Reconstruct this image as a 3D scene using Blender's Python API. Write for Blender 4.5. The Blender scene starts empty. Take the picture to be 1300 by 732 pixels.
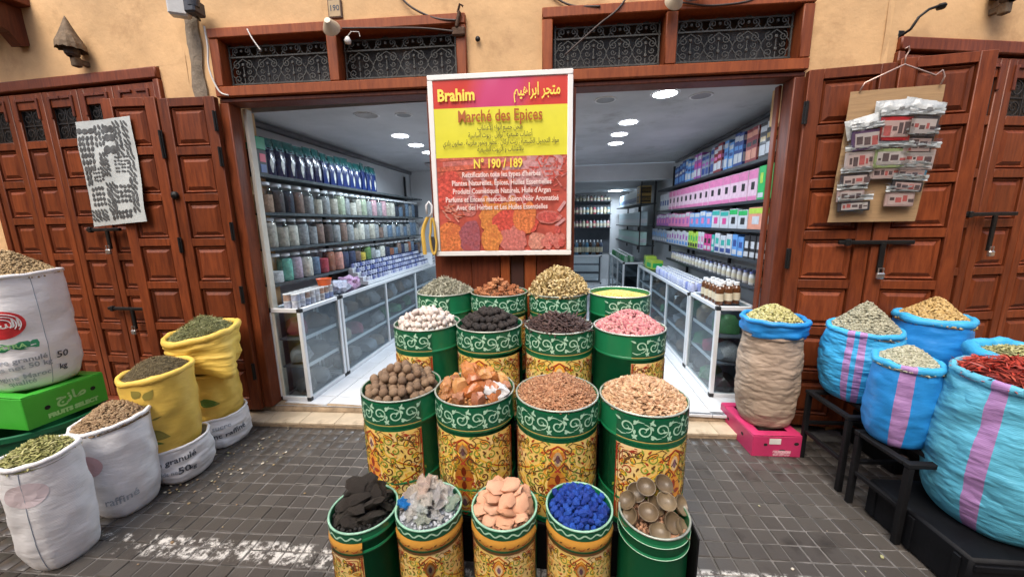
import bpy, math, random
import numpy as np
from mathutils import Matrix, Vector, Euler, noise
random.seed(7); rng = np.random.default_rng(7)
R = math.radians; PI = math.pi
sc = bpy.context.scene
COL = sc.collection

# ------------------------------------------------------------------ camera
CAMH = 1.62
cd = bpy.data.cameras.new('camera'); cam = bpy.data.objects.new('camera', cd); COL.objects.link(cam)
cd.sensor_fit = 'HORIZONTAL'; cd.sensor_width = 36.0; cd.lens = 36.0 * 460 / 1300
cd.clip_start = 0.05; cd.clip_end = 500
cam.matrix_world = Matrix.Translation((0, 0, CAMH)) @ Matrix.Rotation(R(7.7), 4, 'Z') @ Matrix.Rotation(R(90 - 10.3), 4, 'X') @ Matrix.Rotation(R(-1.0), 4, 'Z')
sc.camera = cam
# ------------------------------------------------------------------ light
SUN_EL, SUN_AZ = R(58), R(200)
world = bpy.data.worlds.new('World'); sc.world = world; world.use_nodes = True
wn = world.node_tree
sky = wn.nodes.new('ShaderNodeTexSky'); sky.sky_type = 'NISHITA'; sky.sun_disc = False
sky.sun_elevation = SUN_EL; sky.sun_rotation = SUN_AZ; sky.air_density = 1.0; sky.dust_density = 4.0; sky.ozone_density = 0.6
bg = wn.nodes['Background']; bg.inputs['Strength'].default_value = 0.15
wn.links.new(sky.outputs[0], bg.inputs[0])
sl = bpy.data.lights.new('sun', 'SUN'); sl.energy = 1.5; sl.angle = R(35); sl.color = (1.0, 0.93, 0.83)
so = bpy.data.objects.new('sun', sl); COL.objects.link(so)
dv = Vector((math.sin(SUN_AZ) * math.cos(SUN_EL), math.cos(SUN_AZ) * math.cos(SUN_EL), math.sin(SUN_EL)))
so.rotation_euler = dv.to_track_quat('Z', 'Y').to_euler(); so.location = (0, -3, 8)
vs = sc.view_settings; vs.view_transform = 'Standard'; vs.look = 'None'; vs.gamma = 1.0; vs.use_curve_mapping = False
vs.exposure = 0.85
try:
    sc.cycles.max_bounces = 8; sc.cycles.diffuse_bounces = 4; sc.cycles.glossy_bounces = 3
    sc.cycles.transparent_max_bounces = 16; sc.cycles.transmission_bounces = 4; sc.cycles.sample_clamp_indirect = 6
except Exception: pass

# ------------------------------------------------------------------ materials
def ramp(nt, fac, stops):
    r = nt.nodes.new('ShaderNodeValToRGB'); e = r.color_ramp.elements
    while len(e) < len(stops): e.new(0.5)
    for i, (p, c) in enumerate(stops):
        e[i].position = p; e[i].color = (*c, 1)
    nt.links.new(fac, r.inputs[0]); return r.outputs[0]
def nz(nt, scale, detail=4, coord=None, rough=.55, stretch=None):
    t = nt.nodes.new('ShaderNodeTexNoise'); t.inputs['Scale'].default_value = scale
    t.inputs['Detail'].default_value = detail; t.inputs['Roughness'].default_value = rough
    if coord is not None:
        if stretch:
            mp = nt.nodes.new('ShaderNodeMapping'); mp.inputs['Scale'].default_value = stretch
            nt.links.new(coord, mp.inputs[0]); coord = mp.outputs[0]
        nt.links.new(coord, t.inputs['Vector'])
    return t.outputs['Fac']
def mix(nt, fac, a, b, mode='MIX'):
    m = nt.nodes.new('ShaderNodeMix'); m.data_type = 'RGBA'; m.blend_type = mode
    for sock, v in ((m.inputs[0], fac), (m.inputs[6], a), (m.inputs[7], b)):
        if hasattr(v, 'is_linked'): nt.links.new(v, sock)
        elif isinstance(v, (int, float)): sock.default_value = v
        else: sock.default_value = (*v, 1)
    return m.outputs[2]
def mth(nt, op, a, b=0.0):
    m = nt.nodes.new('ShaderNodeMath'); m.operation = op
    for sock, v in ((m.inputs[0], a), (m.inputs[1], b)):
        if hasattr(v, 'is_linked'): nt.links.new(v, sock)
        else: sock.default_value = v
    return m.outputs[0]
MATS = {}
def pm(name, col, rough=.5, metal=0., var=.18, vs_=6., bump=.15, bs=40., spec=.5, pal=None, isl=False, orand=False, coat=0., stretch=None, dirt=None, world=False, sss=0.):
    """a procedural surface: base colour with noise wear, optional palette picked per island / per object, fine bump"""
    if name in MATS: return MATS[name]
    m = bpy.data.materials.new(name); m.use_nodes = True; nt = m.node_tree; b = nt.nodes['Principled BSDF']
    if world:
        co = nt.nodes.new('ShaderNodeNewGeometry').outputs['Position']
    else:
        co = nt.nodes.new('ShaderNodeTexCoord').outputs['Object']
    base = tuple(col)
    n = nz(nt, vs_, 5, co, .6, stretch)
    src = base
    if pal:
        f = None
        if isl:
            g = nt.nodes.new('ShaderNodeNewGeometry'); f = g.outputs['Random Per Island']
        if orand:
            oi = nt.nodes.new('ShaderNodeObjectInfo'); f2 = oi.outputs['Random']
            f = f2 if f is None else mth(nt, 'FRACT', mth(nt, 'ADD', f, f2))
        k = len(pal); src = ramp(nt, f, [(i / max(1, k - 1), c) for i, c in enumerate(pal)])
    lo = mix(nt, 1.0, src, (1 - var,) * 3, 'MULTIPLY'); hi = mix(nt, 1.0, src, (1 + var,) * 3, 'MULTIPLY')
    st = nt.nodes.new('ShaderNodeMapRange'); st.inputs[1].default_value = .3; st.inputs[2].default_value = .7
    nt.links.new(n, st.inputs[0])
    c = mix(nt, st.outputs[0], lo, hi)
    if dirt:
        dn = nz(nt, dirt[1], 6, co, .7)
        dm = nt.nodes.new('ShaderNodeMapRange'); dm.inputs[1].default_value = dirt[2]; dm.inputs[2].default_value = dirt[2] + .15
        nt.links.new(dn, dm.inputs[0]); c = mix(nt, dm.outputs[0], c, dirt[0])
    nt.links.new(c, b.inputs['Base Color'])
    rr = nt.nodes.new('ShaderNodeMapRange'); rr.inputs[3].default_value = max(.02, rough - .1); rr.inputs[4].default_value = min(1, rough + .12)
    nt.links.new(nz(nt, vs_ * 2.3, 3, co), rr.inputs[0]); nt.links.new(rr.outputs[0], b.inputs['Roughness'])
    b.inputs['Metallic'].default_value = metal; b.inputs['Specular IOR Level'].default_value = spec
    b.inputs['Coat Weight'].default_value = coat; b.inputs['Coat Roughness'].default_value = .12
    if sss: b.inputs['Subsurface Weight'].default_value = sss; b.inputs['Subsurface Radius'].default_value = (.02, .012, .006)
    if bump:
        bp = nt.nodes.new('ShaderNodeBump'); bp.inputs['Strength'].default_value = bump; bp.inputs['Distance'].default_value = .01
        nt.links.new(nz(nt, bs, 4, co, .6, stretch), bp.inputs['Height']); nt.links.new(bp.outputs[0], b.inputs['Normal'])
    MATS[name] = m; return m
def emit(name, col, s):
    m = bpy.data.materials.new(name); m.use_nodes = True; b = m.node_tree.nodes['Principled BSDF']
    b.inputs['Emission Color'].default_value = (*col, 1); b.inputs['Emission Strength'].default_value = s; return m
def glassmat(name, tint=(1, 1, 1), gl=.12):
    """thin clear glass: see-through with a Fresnel gloss"""
    if name in MATS: return MATS[name]
    m = bpy.data.materials.new(name); m.use_nodes = True; nt = m.node_tree; nt.nodes.clear()
    o = nt.nodes.new('ShaderNodeOutputMaterial'); mx = nt.nodes.new('ShaderNodeMixShader')
    t = nt.nodes.new('ShaderNodeBsdfTransparent'); t.inputs[0].default_value = (*tint, 1)
    g = nt.nodes.new('ShaderNodeBsdfGlossy'); g.inputs['Roughness'].default_value = gl
    lw = nt.nodes.new('ShaderNodeLayerWeight'); lw.inputs[0].default_value = .35
    mr = nt.nodes.new('ShaderNodeMapRange'); mr.inputs[3].default_value = .035; mr.inputs[4].default_value = .3
    nt.links.new(lw.outputs['Fresnel'], mr.inputs[0]); nt.links.new(mr.outputs[0], mx.inputs[0])
    nt.links.new(t.outputs[0], mx.inputs[1]); nt.links.new(g.outputs[0], mx.inputs[2]); nt.links.new(mx.outputs[0], o.inputs[0])
    MATS[name] = m; return m
def wood(name, c1, c2, rough=.38):
    if name in MATS: return MATS[name]
    m = bpy.data.materials.new(name); m.use_nodes = True; nt = m.node_tree; b = nt.nodes['Principled BSDF']
    co = nt.nodes.new('ShaderNodeTexCoord').outputs['Object']
    oi = nt.nodes.new('ShaderNodeObjectInfo')
    va = nt.nodes.new('ShaderNodeVectorMath'); va.operation = 'ADD'; nt.links.new(co, va.inputs[0])
    cx = nt.nodes.new('ShaderNodeCombineXYZ'); s = mth(nt, 'MULTIPLY', oi.outputs['Random'], 37.0)
    for i in range(3): nt.links.new(s, cx.inputs[i])
    nt.links.new(cx.outputs[0], va.inputs[1]); co = va.outputs[0]
    g = nz(nt, 5, 6, co, .65, (9, 9, 1.0)); g2 = nz(nt, 3, 3, co, .5, (1.5, 1.5, .6))
    c = ramp(nt, g, [(.3, c2), (.62, c1)])
    c = mix(nt, mth(nt, 'MULTIPLY', g2, .55), c, tuple(x * .45 for x in c2))
    ov = nt.nodes.new('ShaderNodeMapRange'); ov.inputs[3].default_value = .78; ov.inputs[4].default_value = 1.15
    nt.links.new(oi.outputs['Random'], ov.inputs[0])
    hs = nt.nodes.new('ShaderNodeHueSaturation'); nt.links.new(ov.outputs[0], hs.inputs['Value']); nt.links.new(c, hs.inputs['Color'])
    sc_ = nz(nt, 23, 8, co, .75)
    mr = nt.nodes.new('ShaderNodeMapRange'); mr.inputs[1].default_value = .66; mr.inputs[2].default_value = .74; nt.links.new(sc_, mr.inputs[0])
    nt.links.new(mix(nt, mth(nt, 'MULTIPLY', mr.outputs[0], .35), hs.outputs[0], (.42, .2, .1)), b.inputs['Base Color'])
    rr = nt.nodes.new('ShaderNodeMapRange'); rr.inputs[3].default_value = rough - .08; rr.inputs[4].default_value = rough + .2
    nt.links.new(g2, rr.inputs[0]); nt.links.new(rr.outputs[0], b.inputs['Roughness']); b.inputs['Specular IOR Level'].default_value = .28
    bp = nt.nodes.new('ShaderNodeBump'); bp.inputs['Strength'].default_value = .18; bp.inputs['Distance'].default_value = .006
    nt.links.new(g, bp.inputs['Height']); nt.links.new(bp.outputs[0], b.inputs['Normal'])
    MATS[name] = m; return m

# ------------------------------------------------------------------ mesh helpers
class MB:
    def __init__(s): s.v = []; s.f = []; s.m = []
    def add(s, vs_, fs, mi=0):
        o = len(s.v); s.v += [tuple(p) for p in vs_]; s.f += [tuple(o + i for i in f) for f in fs]; s.m += [mi] * len(fs); return s
    def box(s, c, d, b=0.0, mi=0, rot=None):
        """box centre c, size d, chamfer b"""
        hx, hy, hz = d[0] / 2, d[1] / 2, d[2] / 2
        b = min(b, hx * .9, hy * .9, hz * .9)
        vs_ = []; fs = []
        if b <= 0:
            vs_ = [(x * hx, y * hy, z * hz) for x in (-1, 1) for y in (-1, 1) for z in (-1, 1)]
            fs = [(0, 1, 3, 2), (4, 6, 7, 5), (0, 4, 5, 1), (2, 3, 7, 6), (0, 2, 6, 4), (1, 5, 7, 3)]
        else:
            idx = {}
            for x in (-1, 1):
                for y in (-1, 1):
                    for z in (-1, 1):
                        for a in range(3):
                            p = [x * (hx - b), y * (hy - b), z * (hz - b)]
                            p[a] = (x, y, z)[a] * (hx, hy, hz)[a]
                            idx[(x, y, z, a)] = len(vs_); vs_.append(tuple(p))
            for a in range(3):
                o1, o2 = [(1, 2), (2, 0), (0, 1)][a]
                for sg in (-1, 1):
                    q = []
                    for (i, j) in ((-1, -1), (1, -1), (1, 1), (-1, 1)):
                        k = [0, 0, 0]; k[a] = sg; k[o1] = i; k[o2] = j; q.append(idx[(*k, a)])
                    fs.append(tuple(q if sg > 0 else q[::-1]))
            for a in range(3):
                o1, o2 = [(1, 2), (2, 0), (0, 1)][a]
                for i in (-1, 1):
                    for j in (-1, 1):
                        k0 = [0, 0, 0]; k0[o1] = i; k0[o2] = j; k1 = list(k0); k0[a] = -1; k1[a] = 1
                        q = [idx[(*k0, o1)], idx[(*k1, o1)], idx[(*k1, o2)], idx[(*k0, o2)]]
                        fs.append(tuple(q if i * j < 0 else q[::-1]))
            for x in (-1, 1):
                for y in (-1, 1):
                    for z in (-1, 1):
                        q = [idx[(x, y, z, 0)], idx[(x, y, z, 1)], idx[(x, y, z, 2)]]
                        fs.append(tuple(q if x * y * z > 0 else q[::-1]))
        M = rot if rot is not None else None
        out = []
        for p in vs_:
            q = Vector(p)
            if M is not None: q = M @ q
            out.append((q.x + c[0], q.y + c[1], q.z + c[2]))
        return s.add(out, fs, mi)
    def lathe(s, prof, n=24, c=(0, 0, 0), mi=0, cap0=False, cap1=False, sx=1, sy=1):
        o = []
        for (r, z) in prof:
            for i in range(n):
                a = 2 * PI * i / n; o.append((c[0] + r * math.cos(a) * sx, c[1] + r * math.sin(a) * sy, c[2] + z))
        fs = []
        for k in range(len(prof) - 1):
            for i in range(n):
                j = (i + 1) % n; fs.append((k * n + i, k * n + j, (k + 1) * n + j, (k + 1) * n + i))
        if cap0: fs.append(tuple(range(n))[::-1])
        if cap1: fs.append(tuple((len(prof) - 1) * n + i for i in range(n)))
        return s.add(o, fs, mi)
    def tube(s, pts, r, n=6, mi=0, cap=True):
        P = [Vector(p) for p in pts]; o = []; up = None
        for i, p in enumerate(P):
            t = (P[min(i + 1, len(P) - 1)] - P[max(i - 1, 0)])
            if t.length < 1e-9: t = Vector((0, 0, 1))
            t.normalize()
            if up is None:
                up = Vector((0, 0, 1)) if abs(t.z) < .9 else Vector((1, 0, 0))
            a = t.cross(up); a = a.normalized() if a.length > 1e-6 else t.orthogonal().normalized()
            b2 = a.cross(t).normalized(); up = b2
            rr = r[i] if isinstance(r, (list, tuple)) else r
            for k in range(n):
                an = 2 * PI * k / n + PI / n; o.append(p + a * (rr * math.cos(an)) + b2 * (rr * math.sin(an)))
        fs = []
        for i in range(len(P) - 1):
            for k in range(n):
                j = (k + 1) % n; fs.append((i * n + k, i * n + j, (i + 1) * n + j, (i + 1) * n + k))
        if cap: fs.append(tuple(range(n))[::-1]); fs.append(tuple((len(P) - 1) * n + k for k in range(n)))
        return s.add(o, fs, mi)
    def grid(s, fn, nu, nv, mi=0):
        o = [fn(i / nu, j / nv) for j in range(nv + 1) for i in range(nu + 1)]
        fs = [(j * (nu + 1) + i, j * (nu + 1) + i + 1, (j + 1) * (nu + 1) + i + 1, (j + 1) * (nu + 1) + i) for j in range(nv) for i in range(nu)]
        return s.add(o, fs, mi)
    def mesh(s, name, mats, smooth=False):
        me = bpy.data.meshes.new(name); me.from_pydata(s.v, [], s.f)
        for m in (mats if isinstance(mats, (list, tuple)) else [mats]): me.materials.append(m)
        if any(s.m): me.polygons.foreach_set('material_index', s.m)
        if smooth: smoothen(me, smooth)
        me.update(); return me
    def build(s, name, mats, parent=None, smooth=False, loc=None, rz=None):
        return link(name, s.mesh(name, mats, smooth), parent, loc, rz)
def smoothen(me, ang):
    me.polygons.foreach_set('use_smooth', [True] * len(me.polygons))
    if ang is not True: me.set_sharp_from_angle(angle=R(ang))
def link(name, me, parent=None, loc=None, rz=None):
    o = bpy.data.objects.new(name, me); COL.objects.link(o)
    if parent is not None: o.parent = parent
    if loc is not None: o.location = loc
    if rz is not None: o.rotation_euler = (0, 0, rz) if isinstance(rz, (int, float)) else rz
    return o
def tag(o, label=None, cat=None, group=None, kind=None):
    for k, v in (('label', label), ('category', cat), ('group', group), ('kind', kind)):
        if v: o[k] = v
    return o
def thing(name, loc, rz, label, cat, group=None, kind=None):
    return tag(link(name, None, None, loc, rz), label, cat, group, kind or 'thing')
KIDS = {}
def dup(o, loc=None, rz=None, label=None, group=None, parent=None):
    c = o.copy(); COL.objects.link(c)
    if parent is not None: c.parent = parent
    for ch in list(o.children): dup(ch, parent=c)
    if loc is not None: c.location = loc
    if rz is not None: c.rotation_euler = (0, 0, rz) if isinstance(rz, (int, float)) else rz
    if label: c['label'] = label
    if group: c['group'] = group
    return c
def bulk(name, verts, tris, mats, mi=None, parent=None, smooth=False):
    """mesh from numpy arrays (n,3) and (m,k)"""
    me = bpy.data.meshes.new(name); k = tris.shape[1]
    me.vertices.add(len(verts)); me.vertices.foreach_set('co', verts.astype(np.float32).ravel())
    me.loops.add(tris.size); me.loops.foreach_set('vertex_index', tris.astype(np.int32).ravel())
    me.polygons.add(len(tris)); me.polygons.foreach_set('loop_start', np.arange(0, tris.size, k, dtype=np.int32))
    for m in mats: me.materials.append(m)
    if mi is not None: me.polygons.foreach_set('material_index', np.asarray(mi, np.int32))
    me.update(calc_edges=True); me.validate()
    if smooth: smoothen(me, smooth)
    return link(name, me, parent)
def tri(me_v, me_f):
    t = []
    for f in me_f:
        for i in range(1, len(f) - 1): t.append((f[0], f[i], f[i + 1]))
    return np.array(me_v, float), np.array(t, int)
def ico(sub=1):
    import bmesh
    bm = bmesh.new(); bmesh.ops.create_icosphere(bm, subdivisions=sub, radius=1.0)
    v = np.array([p.co[:] for p in bm.verts]); f = np.array([[q.index for q in p.verts] for p in bm.faces]); bm.free(); return v, f
ICO1, ICO2, ICO3 = ico(1), ico(2), ico(3)
def rotmats(n, tilt=PI):
    """random rotations; tilt limits how far the local z leans from vertical"""
    a = rng.uniform(0, 2 * PI, n); t = np.abs(rng.normal(0, tilt / 2, n)) if tilt < 3 else np.arccos(rng.uniform(-1, 1, n)); p = rng.uniform(0, 2 * PI, n)
    def rz(x): c, s = np.cos(x), np.sin(x); o = np.zeros_like(x); i = np.ones_like(x); return np.stack([np.stack([c, -s, o], -1), np.stack([s, c, o], -1), np.stack([o, o, i], -1)], -2)
    def rx(x): c, s = np.cos(x), np.sin(x); o = np.zeros_like(x); i = np.ones_like(x); return np.stack([np.stack([i, o, o], -1), np.stack([o, c, -s], -1), np.stack([o, s, c], -1)], -2)
    return rz(p) @ rx(t) @ rz(a)
def scatter(tv, tf, pos, scale, rots):
    n = len(pos); V = np.einsum('nij,nkj->nki', rots, tv[None] * scale[:, None, :]) + pos[:, None, :]
    F = tf[None] + (np.arange(n) * len(tv))[:, None, None]
    return V.reshape(-1, 3), F.reshape(-1, tf.shape[1])
# facade frame: x along the front, y into the building, z up
FA = R(3.2); WD = 2.75
FO = Vector((-math.sin(FA) * WD, math.cos(FA) * WD, 0))
def fl(u, y, z, piv=None, bend=0.0):
    if piv is None: return FO + Vector((u * math.cos(FA) - y * math.sin(FA), u * math.sin(FA) + y * math.cos(FA), z))
    p = fl(piv, 0, 0); a = FA + bend; d = u - piv
    return p + Vector((d * math.cos(a) - y * math.sin(a), d * math.sin(a) + y * math.cos(a), z))
LP, LB = -2.6, R(-5); RP, RB = 2.2, R(11)
def text2d(body, size=1.0, bold=0.0, xs=1.0, align='CENTER'):
    c = bpy.data.curves.new('t', 'FONT'); c.body = body; c.size = size; c.align_x = align; c.offset = bold; c.resolution_u = 2
    c.fill_mode = 'FRONT'
    o = bpy.data.objects.new('t', c); COL.objects.link(o)
    bpy.context.view_layer.update()
    me = o.to_mesh(); v = [(p.co.x * xs, p.co.y) for p in me.vertices]; f = [tuple(p.vertices) for p in me.polygons]
    o.to_mesh_clear(); bpy.data.objects.remove(o); bpy.data.curves.remove(c)
    return v, f
AR = {}
def _ar():
    two = {'ا': 0xFE8D, 'أ': 0xFE83, 'ة': 0xFE93, 'د': 0xFEA9, 'ذ': 0xFEAB, 'ر': 0xFEAD, 'ز': 0xFEAF, 'و': 0xFEED, 'ى': 0xFEEF}
    four = {'ب': 0xFE8F, 'ت': 0xFE95, 'ج': 0xFE9D, 'ح': 0xFEA1, 'خ': 0xFEA5, 'س': 0xFEB1, 'ش': 0xFEB5, 'ص': 0xFEB9, 'ط': 0xFEC1, 'ع': 0xFEC9, 'غ': 0xFECD, 'ف': 0xFED1, 'ق': 0xFED5, 'ك': 0xFED9, 'ل': 0xFEDD, 'م': 0xFEE1, 'ن': 0xFEE5, 'ه': 0xFEE9, 'ي': 0xFEF1}
    for k, v in two.items(): AR[k] = (v, 2)
    for k, v in four.items(): AR[k] = (v, 4)
_ar()
def arabic(s):
    """joined glyph forms, written right to left"""
    out = []; i = 0; prev = False
    while i < len(s):
        ch = s[i]
        if ch == 'ل' and i + 1 < len(s) and s[i + 1] in 'اأ':
            out.append(chr((0xFEFB if s[i + 1] == 'ا' else 0xFEF7) + (1 if prev else 0))); prev = False; i += 2; continue
        if ch in AR:
            b, n = AR[ch]; nxt = n == 4 and i + 1 < len(s) and s[i + 1] in AR
            out.append(chr(b + ((3 if prev and nxt else 2 if nxt else 1 if prev else 0)))); prev = nxt
        else: out.append(ch); prev = False
        i += 1
    return ''.join(reversed(out))
# ================================================================== THE SETTING
M_joint = pm('joint_mortar', (.135, .125, .115), .85, var=.55, vs_=9, bump=.5, bs=90, world=True)
def paver_mat():
    m = bpy.data.materials.new('paver_stone'); m.use_nodes = True; nt = m.node_tree; b = nt.nodes['Principled BSDF']
    g = nt.nodes.new('ShaderNodeNewGeometry'); oi = nt.nodes.new('ShaderNodeObjectInfo')
    f = mth(nt, 'FRACT', mth(nt, 'ADD', g.outputs['Random Per Island'], oi.outputs['Random']))
    c = ramp(nt, f, [(0, (.050, .045, .041)), (.4, (.074, .067, .060)), (.75, (.060, .055, .050)), (1, (.096, .088, .079))])
    P = g.outputs['Position']
    n1 = nz(nt, 3.2, 5, P, .65); n2 = nz(nt, 60, 4, P, .7); n3 = nz(nt, 17, 6, P, .75)
    c = mix(nt, mth(nt, 'MULTIPLY', n1, .6), c, (.060, .046, .035))
    c = mix(nt, mth(nt, 'MULTIPLY', n2, .35), c, (.075, .068, .062))
    dk = nt.nodes.new('ShaderNodeMapRange'); dk.inputs[1].default_value = .56; dk.inputs[2].default_value = .72; nt.links.new(nz(nt, 5.5, 5, P, .6), dk.inputs[0])
    c = mix(nt, mth(nt, 'MULTIPLY', dk.outputs[0], .7), c, (.015, .012, .010))
    # patchy white band across the lane, broken up by noise
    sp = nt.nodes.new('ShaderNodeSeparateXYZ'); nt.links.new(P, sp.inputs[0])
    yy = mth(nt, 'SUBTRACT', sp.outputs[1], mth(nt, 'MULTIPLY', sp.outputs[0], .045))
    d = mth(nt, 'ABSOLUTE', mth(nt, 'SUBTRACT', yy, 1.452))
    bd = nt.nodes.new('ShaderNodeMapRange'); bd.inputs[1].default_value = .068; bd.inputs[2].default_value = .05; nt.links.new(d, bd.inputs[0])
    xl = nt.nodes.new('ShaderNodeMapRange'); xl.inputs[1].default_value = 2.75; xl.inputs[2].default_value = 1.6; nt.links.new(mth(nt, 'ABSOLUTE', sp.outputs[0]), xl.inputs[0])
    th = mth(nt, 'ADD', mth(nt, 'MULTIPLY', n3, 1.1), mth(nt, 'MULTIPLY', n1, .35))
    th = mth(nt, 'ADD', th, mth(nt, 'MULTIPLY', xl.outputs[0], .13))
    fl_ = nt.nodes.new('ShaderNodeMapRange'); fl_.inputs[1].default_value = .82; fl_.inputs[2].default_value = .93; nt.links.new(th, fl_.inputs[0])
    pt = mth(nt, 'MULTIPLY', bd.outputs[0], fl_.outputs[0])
    # stray flecks of the same white
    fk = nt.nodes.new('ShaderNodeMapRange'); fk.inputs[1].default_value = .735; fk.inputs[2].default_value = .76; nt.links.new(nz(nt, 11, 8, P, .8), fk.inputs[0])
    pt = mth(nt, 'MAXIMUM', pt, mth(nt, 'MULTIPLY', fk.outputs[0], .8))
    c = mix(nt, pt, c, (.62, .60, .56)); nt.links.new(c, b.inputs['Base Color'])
    rr = nt.nodes.new('ShaderNodeMapRange'); rr.inputs[3].default_value = .22; rr.inputs[4].default_value = .55; nt.links.new(nz(nt, 2.3, 4, P), rr.inputs[0]); nt.links.new(rr.outputs[0], b.inputs['Roughness'])
    bp = nt.nodes.new('ShaderNodeBump'); bp.inputs['Strength'].default_value = .35; bp.inputs['Distance'].default_value = .004
    nt.links.new(n2, bp.inputs['Height']); nt.links.new(bp.outputs[0], b.inputs['Normal'])
    return m
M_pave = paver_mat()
pave = MB().add([(-9, -7, -.0045), (9, -7, -.0045), (9, 12.5, -.0045), (-9, 12.5, -.0045)], [(0, 1, 2, 3)]).build('pavement', M_joint); tag(pave, kind='structure')
PS = .0925
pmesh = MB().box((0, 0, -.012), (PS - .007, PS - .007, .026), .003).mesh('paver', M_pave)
cells = []
ca, sa = math.cos(FA), math.sin(FA)
for i in range(-48, 38):
    for j in range(-14, 30):
        u, v = (i + .5) * PS, (j + .5) * PS
        x, y = u * ca - v * sa, u * sa + v * ca
        fr = (Vector((x, y, 0)) - FO); dpt = -fr.x * math.sin(FA) + fr.y * math.cos(FA)
        if dpt > -.17: continue
        q = cam.matrix_world.inverted() @ Vector((x, y, 0))
        seen = q.z < -.3 and abs(q.x / -q.z) < 1.42 and abs(q.y / -q.z) < .82 and not (-1.0 < x < .58 and 1.1 < y < 2.7) and x > -2.45 and x < 1.95
        cells.append((not seen, x * x + y * y, x, y))
cells.sort()
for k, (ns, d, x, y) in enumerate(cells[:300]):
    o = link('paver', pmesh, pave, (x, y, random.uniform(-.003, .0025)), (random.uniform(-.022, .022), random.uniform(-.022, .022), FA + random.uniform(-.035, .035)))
bv = np.array([v.co[:] for v in pmesh.vertices]); bf = np.array([[l for l in p.vertices] + ([p.vertices[2]] if len(p.vertices) == 3 else []) for p in pmesh.polygons])
_, bt = tri(bv, [tuple(p.vertices) for p in pmesh.polygons])
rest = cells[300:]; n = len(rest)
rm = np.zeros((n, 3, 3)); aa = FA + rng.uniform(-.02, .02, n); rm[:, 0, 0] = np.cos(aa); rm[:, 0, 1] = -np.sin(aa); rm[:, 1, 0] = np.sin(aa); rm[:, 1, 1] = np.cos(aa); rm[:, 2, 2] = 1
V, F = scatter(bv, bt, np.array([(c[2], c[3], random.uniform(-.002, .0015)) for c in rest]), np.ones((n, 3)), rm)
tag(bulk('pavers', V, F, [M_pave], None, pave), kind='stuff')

# doorstep: stone nosing and a strip of cream tiles
M_tile_cream = pm('cream_tile', (.46, .37, .26), .4, var=.2, vs_=5, bump=.1, bs=60, dirt=((.18, .13, .08), 4, .56))
M_nosing = pm('worn_step_stone', (.30, .22, .14), .8, var=.4, vs_=12, bump=.9, bs=30)
M_floor = pm('white_floor_tile', (.55, .57, .60), .16, var=.06, vs_=3, bump=.02, dirt=((.4, .38, .35), 3, .62))
step = thing('doorstep', fl(0, 0, 0), FA, None, None, kind='structure')
MB().box((-.3, -.06, .012), (4.6, .22, .05)).build('step_bed', M_nosing, step)
tm = MB().box((0, 0, 0), (.296, .175, .02), .003).mesh('tile', M_tile_cream)
for i in range(15): link('tile', tm, step, (-2.42 + i * .3, -.085, .032))
nos = MB()
def nf(u, v):
    x = -2.45 + u * 4.35; a = v * PI * .5
    r = .035 + .008 * noise.noise(Vector((x * 9, 0, 0)))
    return (x, .04 - math.sin(a) * r, .04 + .055 * (1 - v) + (math.cos(a) - 1 + v) * .012 + .006 * noise.noise(Vector((x * 14, 3, v))))
nos.grid(nf, 90, 5); nos.add([(-2.45, .04, .095), (1.9, .04, .095), (1.9, .16, .096), (-2.45, .16, .096)], [(0, 1, 2, 3)])
nos.build('step_nosing', M_nosing, step, 60)
# shop floor
floor = MB().add([(-2.8, 2.62, .085), (2.0, 2.86, .085), (2.0, 10, .085), (-2.8, 10, .085)], [(0, 1, 2, 3)]).build('shop_floor', pm('floor_grout', (.3, .3, .3), .8)); tag(floor, kind='structure')
ft = MB().box((0, 0, 0), (.395, .395, .02), .002).mesh('tile', M_floor)
for i in range(-6, 5):
    for j in range(0, 18):
        x, y = .2 + i * .4, 3.02 + j * .4
        if y < 2.9 + .056 * x: continue
        link('tile', ft, floor, (x, y, .09))
for i in range(-6, 5):
    x = .2 + i * .4; y0 = 2.775 + .056 * x + .02
    MB().box((0, 0, 0), (.395, 2.815 - y0, .02), .002).build('tile', M_floor, floor, False, (x, (y0 + 2.815) / 2, .09))
# interior shell
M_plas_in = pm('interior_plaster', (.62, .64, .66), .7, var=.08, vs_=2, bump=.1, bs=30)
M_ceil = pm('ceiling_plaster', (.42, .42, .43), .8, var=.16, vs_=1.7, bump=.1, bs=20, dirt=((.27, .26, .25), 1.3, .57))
XL, XR, ZC = -2.72, 1.86, 2.55
def wallq(name, mat, c, d): return tag(MB().box(c, d).build(name, mat), kind='structure')
wallq('interior_wall', M_plas_in, (XL - .06, 4.67, 1.27), (.12, 3.86, 2.54))
wallq('interior_wall', M_plas_in, (XR + .06, 6.6, 1.27), (.12, 7.2, 2.54))
wallq('interior_wall', M_plas_in, (-1.25, 6.56, 1.5), (2.9, .12, 3.0))
wallq('interior_wall', M_plas_in, (.16, 8.2, 1.5), (.12, 3.4, 3.0)).location = (-.1, 0, 0)
wallq('interior_wall', M_plas_in, (1.0, 9.86, 1.5), (2.0, .12, 3.0))
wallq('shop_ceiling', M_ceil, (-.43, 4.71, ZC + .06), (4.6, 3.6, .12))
wallq('ceiling_beam', M_plas_in, (.9, 6.62, 2.42), (1.92, .2, .26))
wallq('back_room_ceiling', M_ceil, (.97, 8.26, 2.36), (1.8, 3.05, .08))
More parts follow.
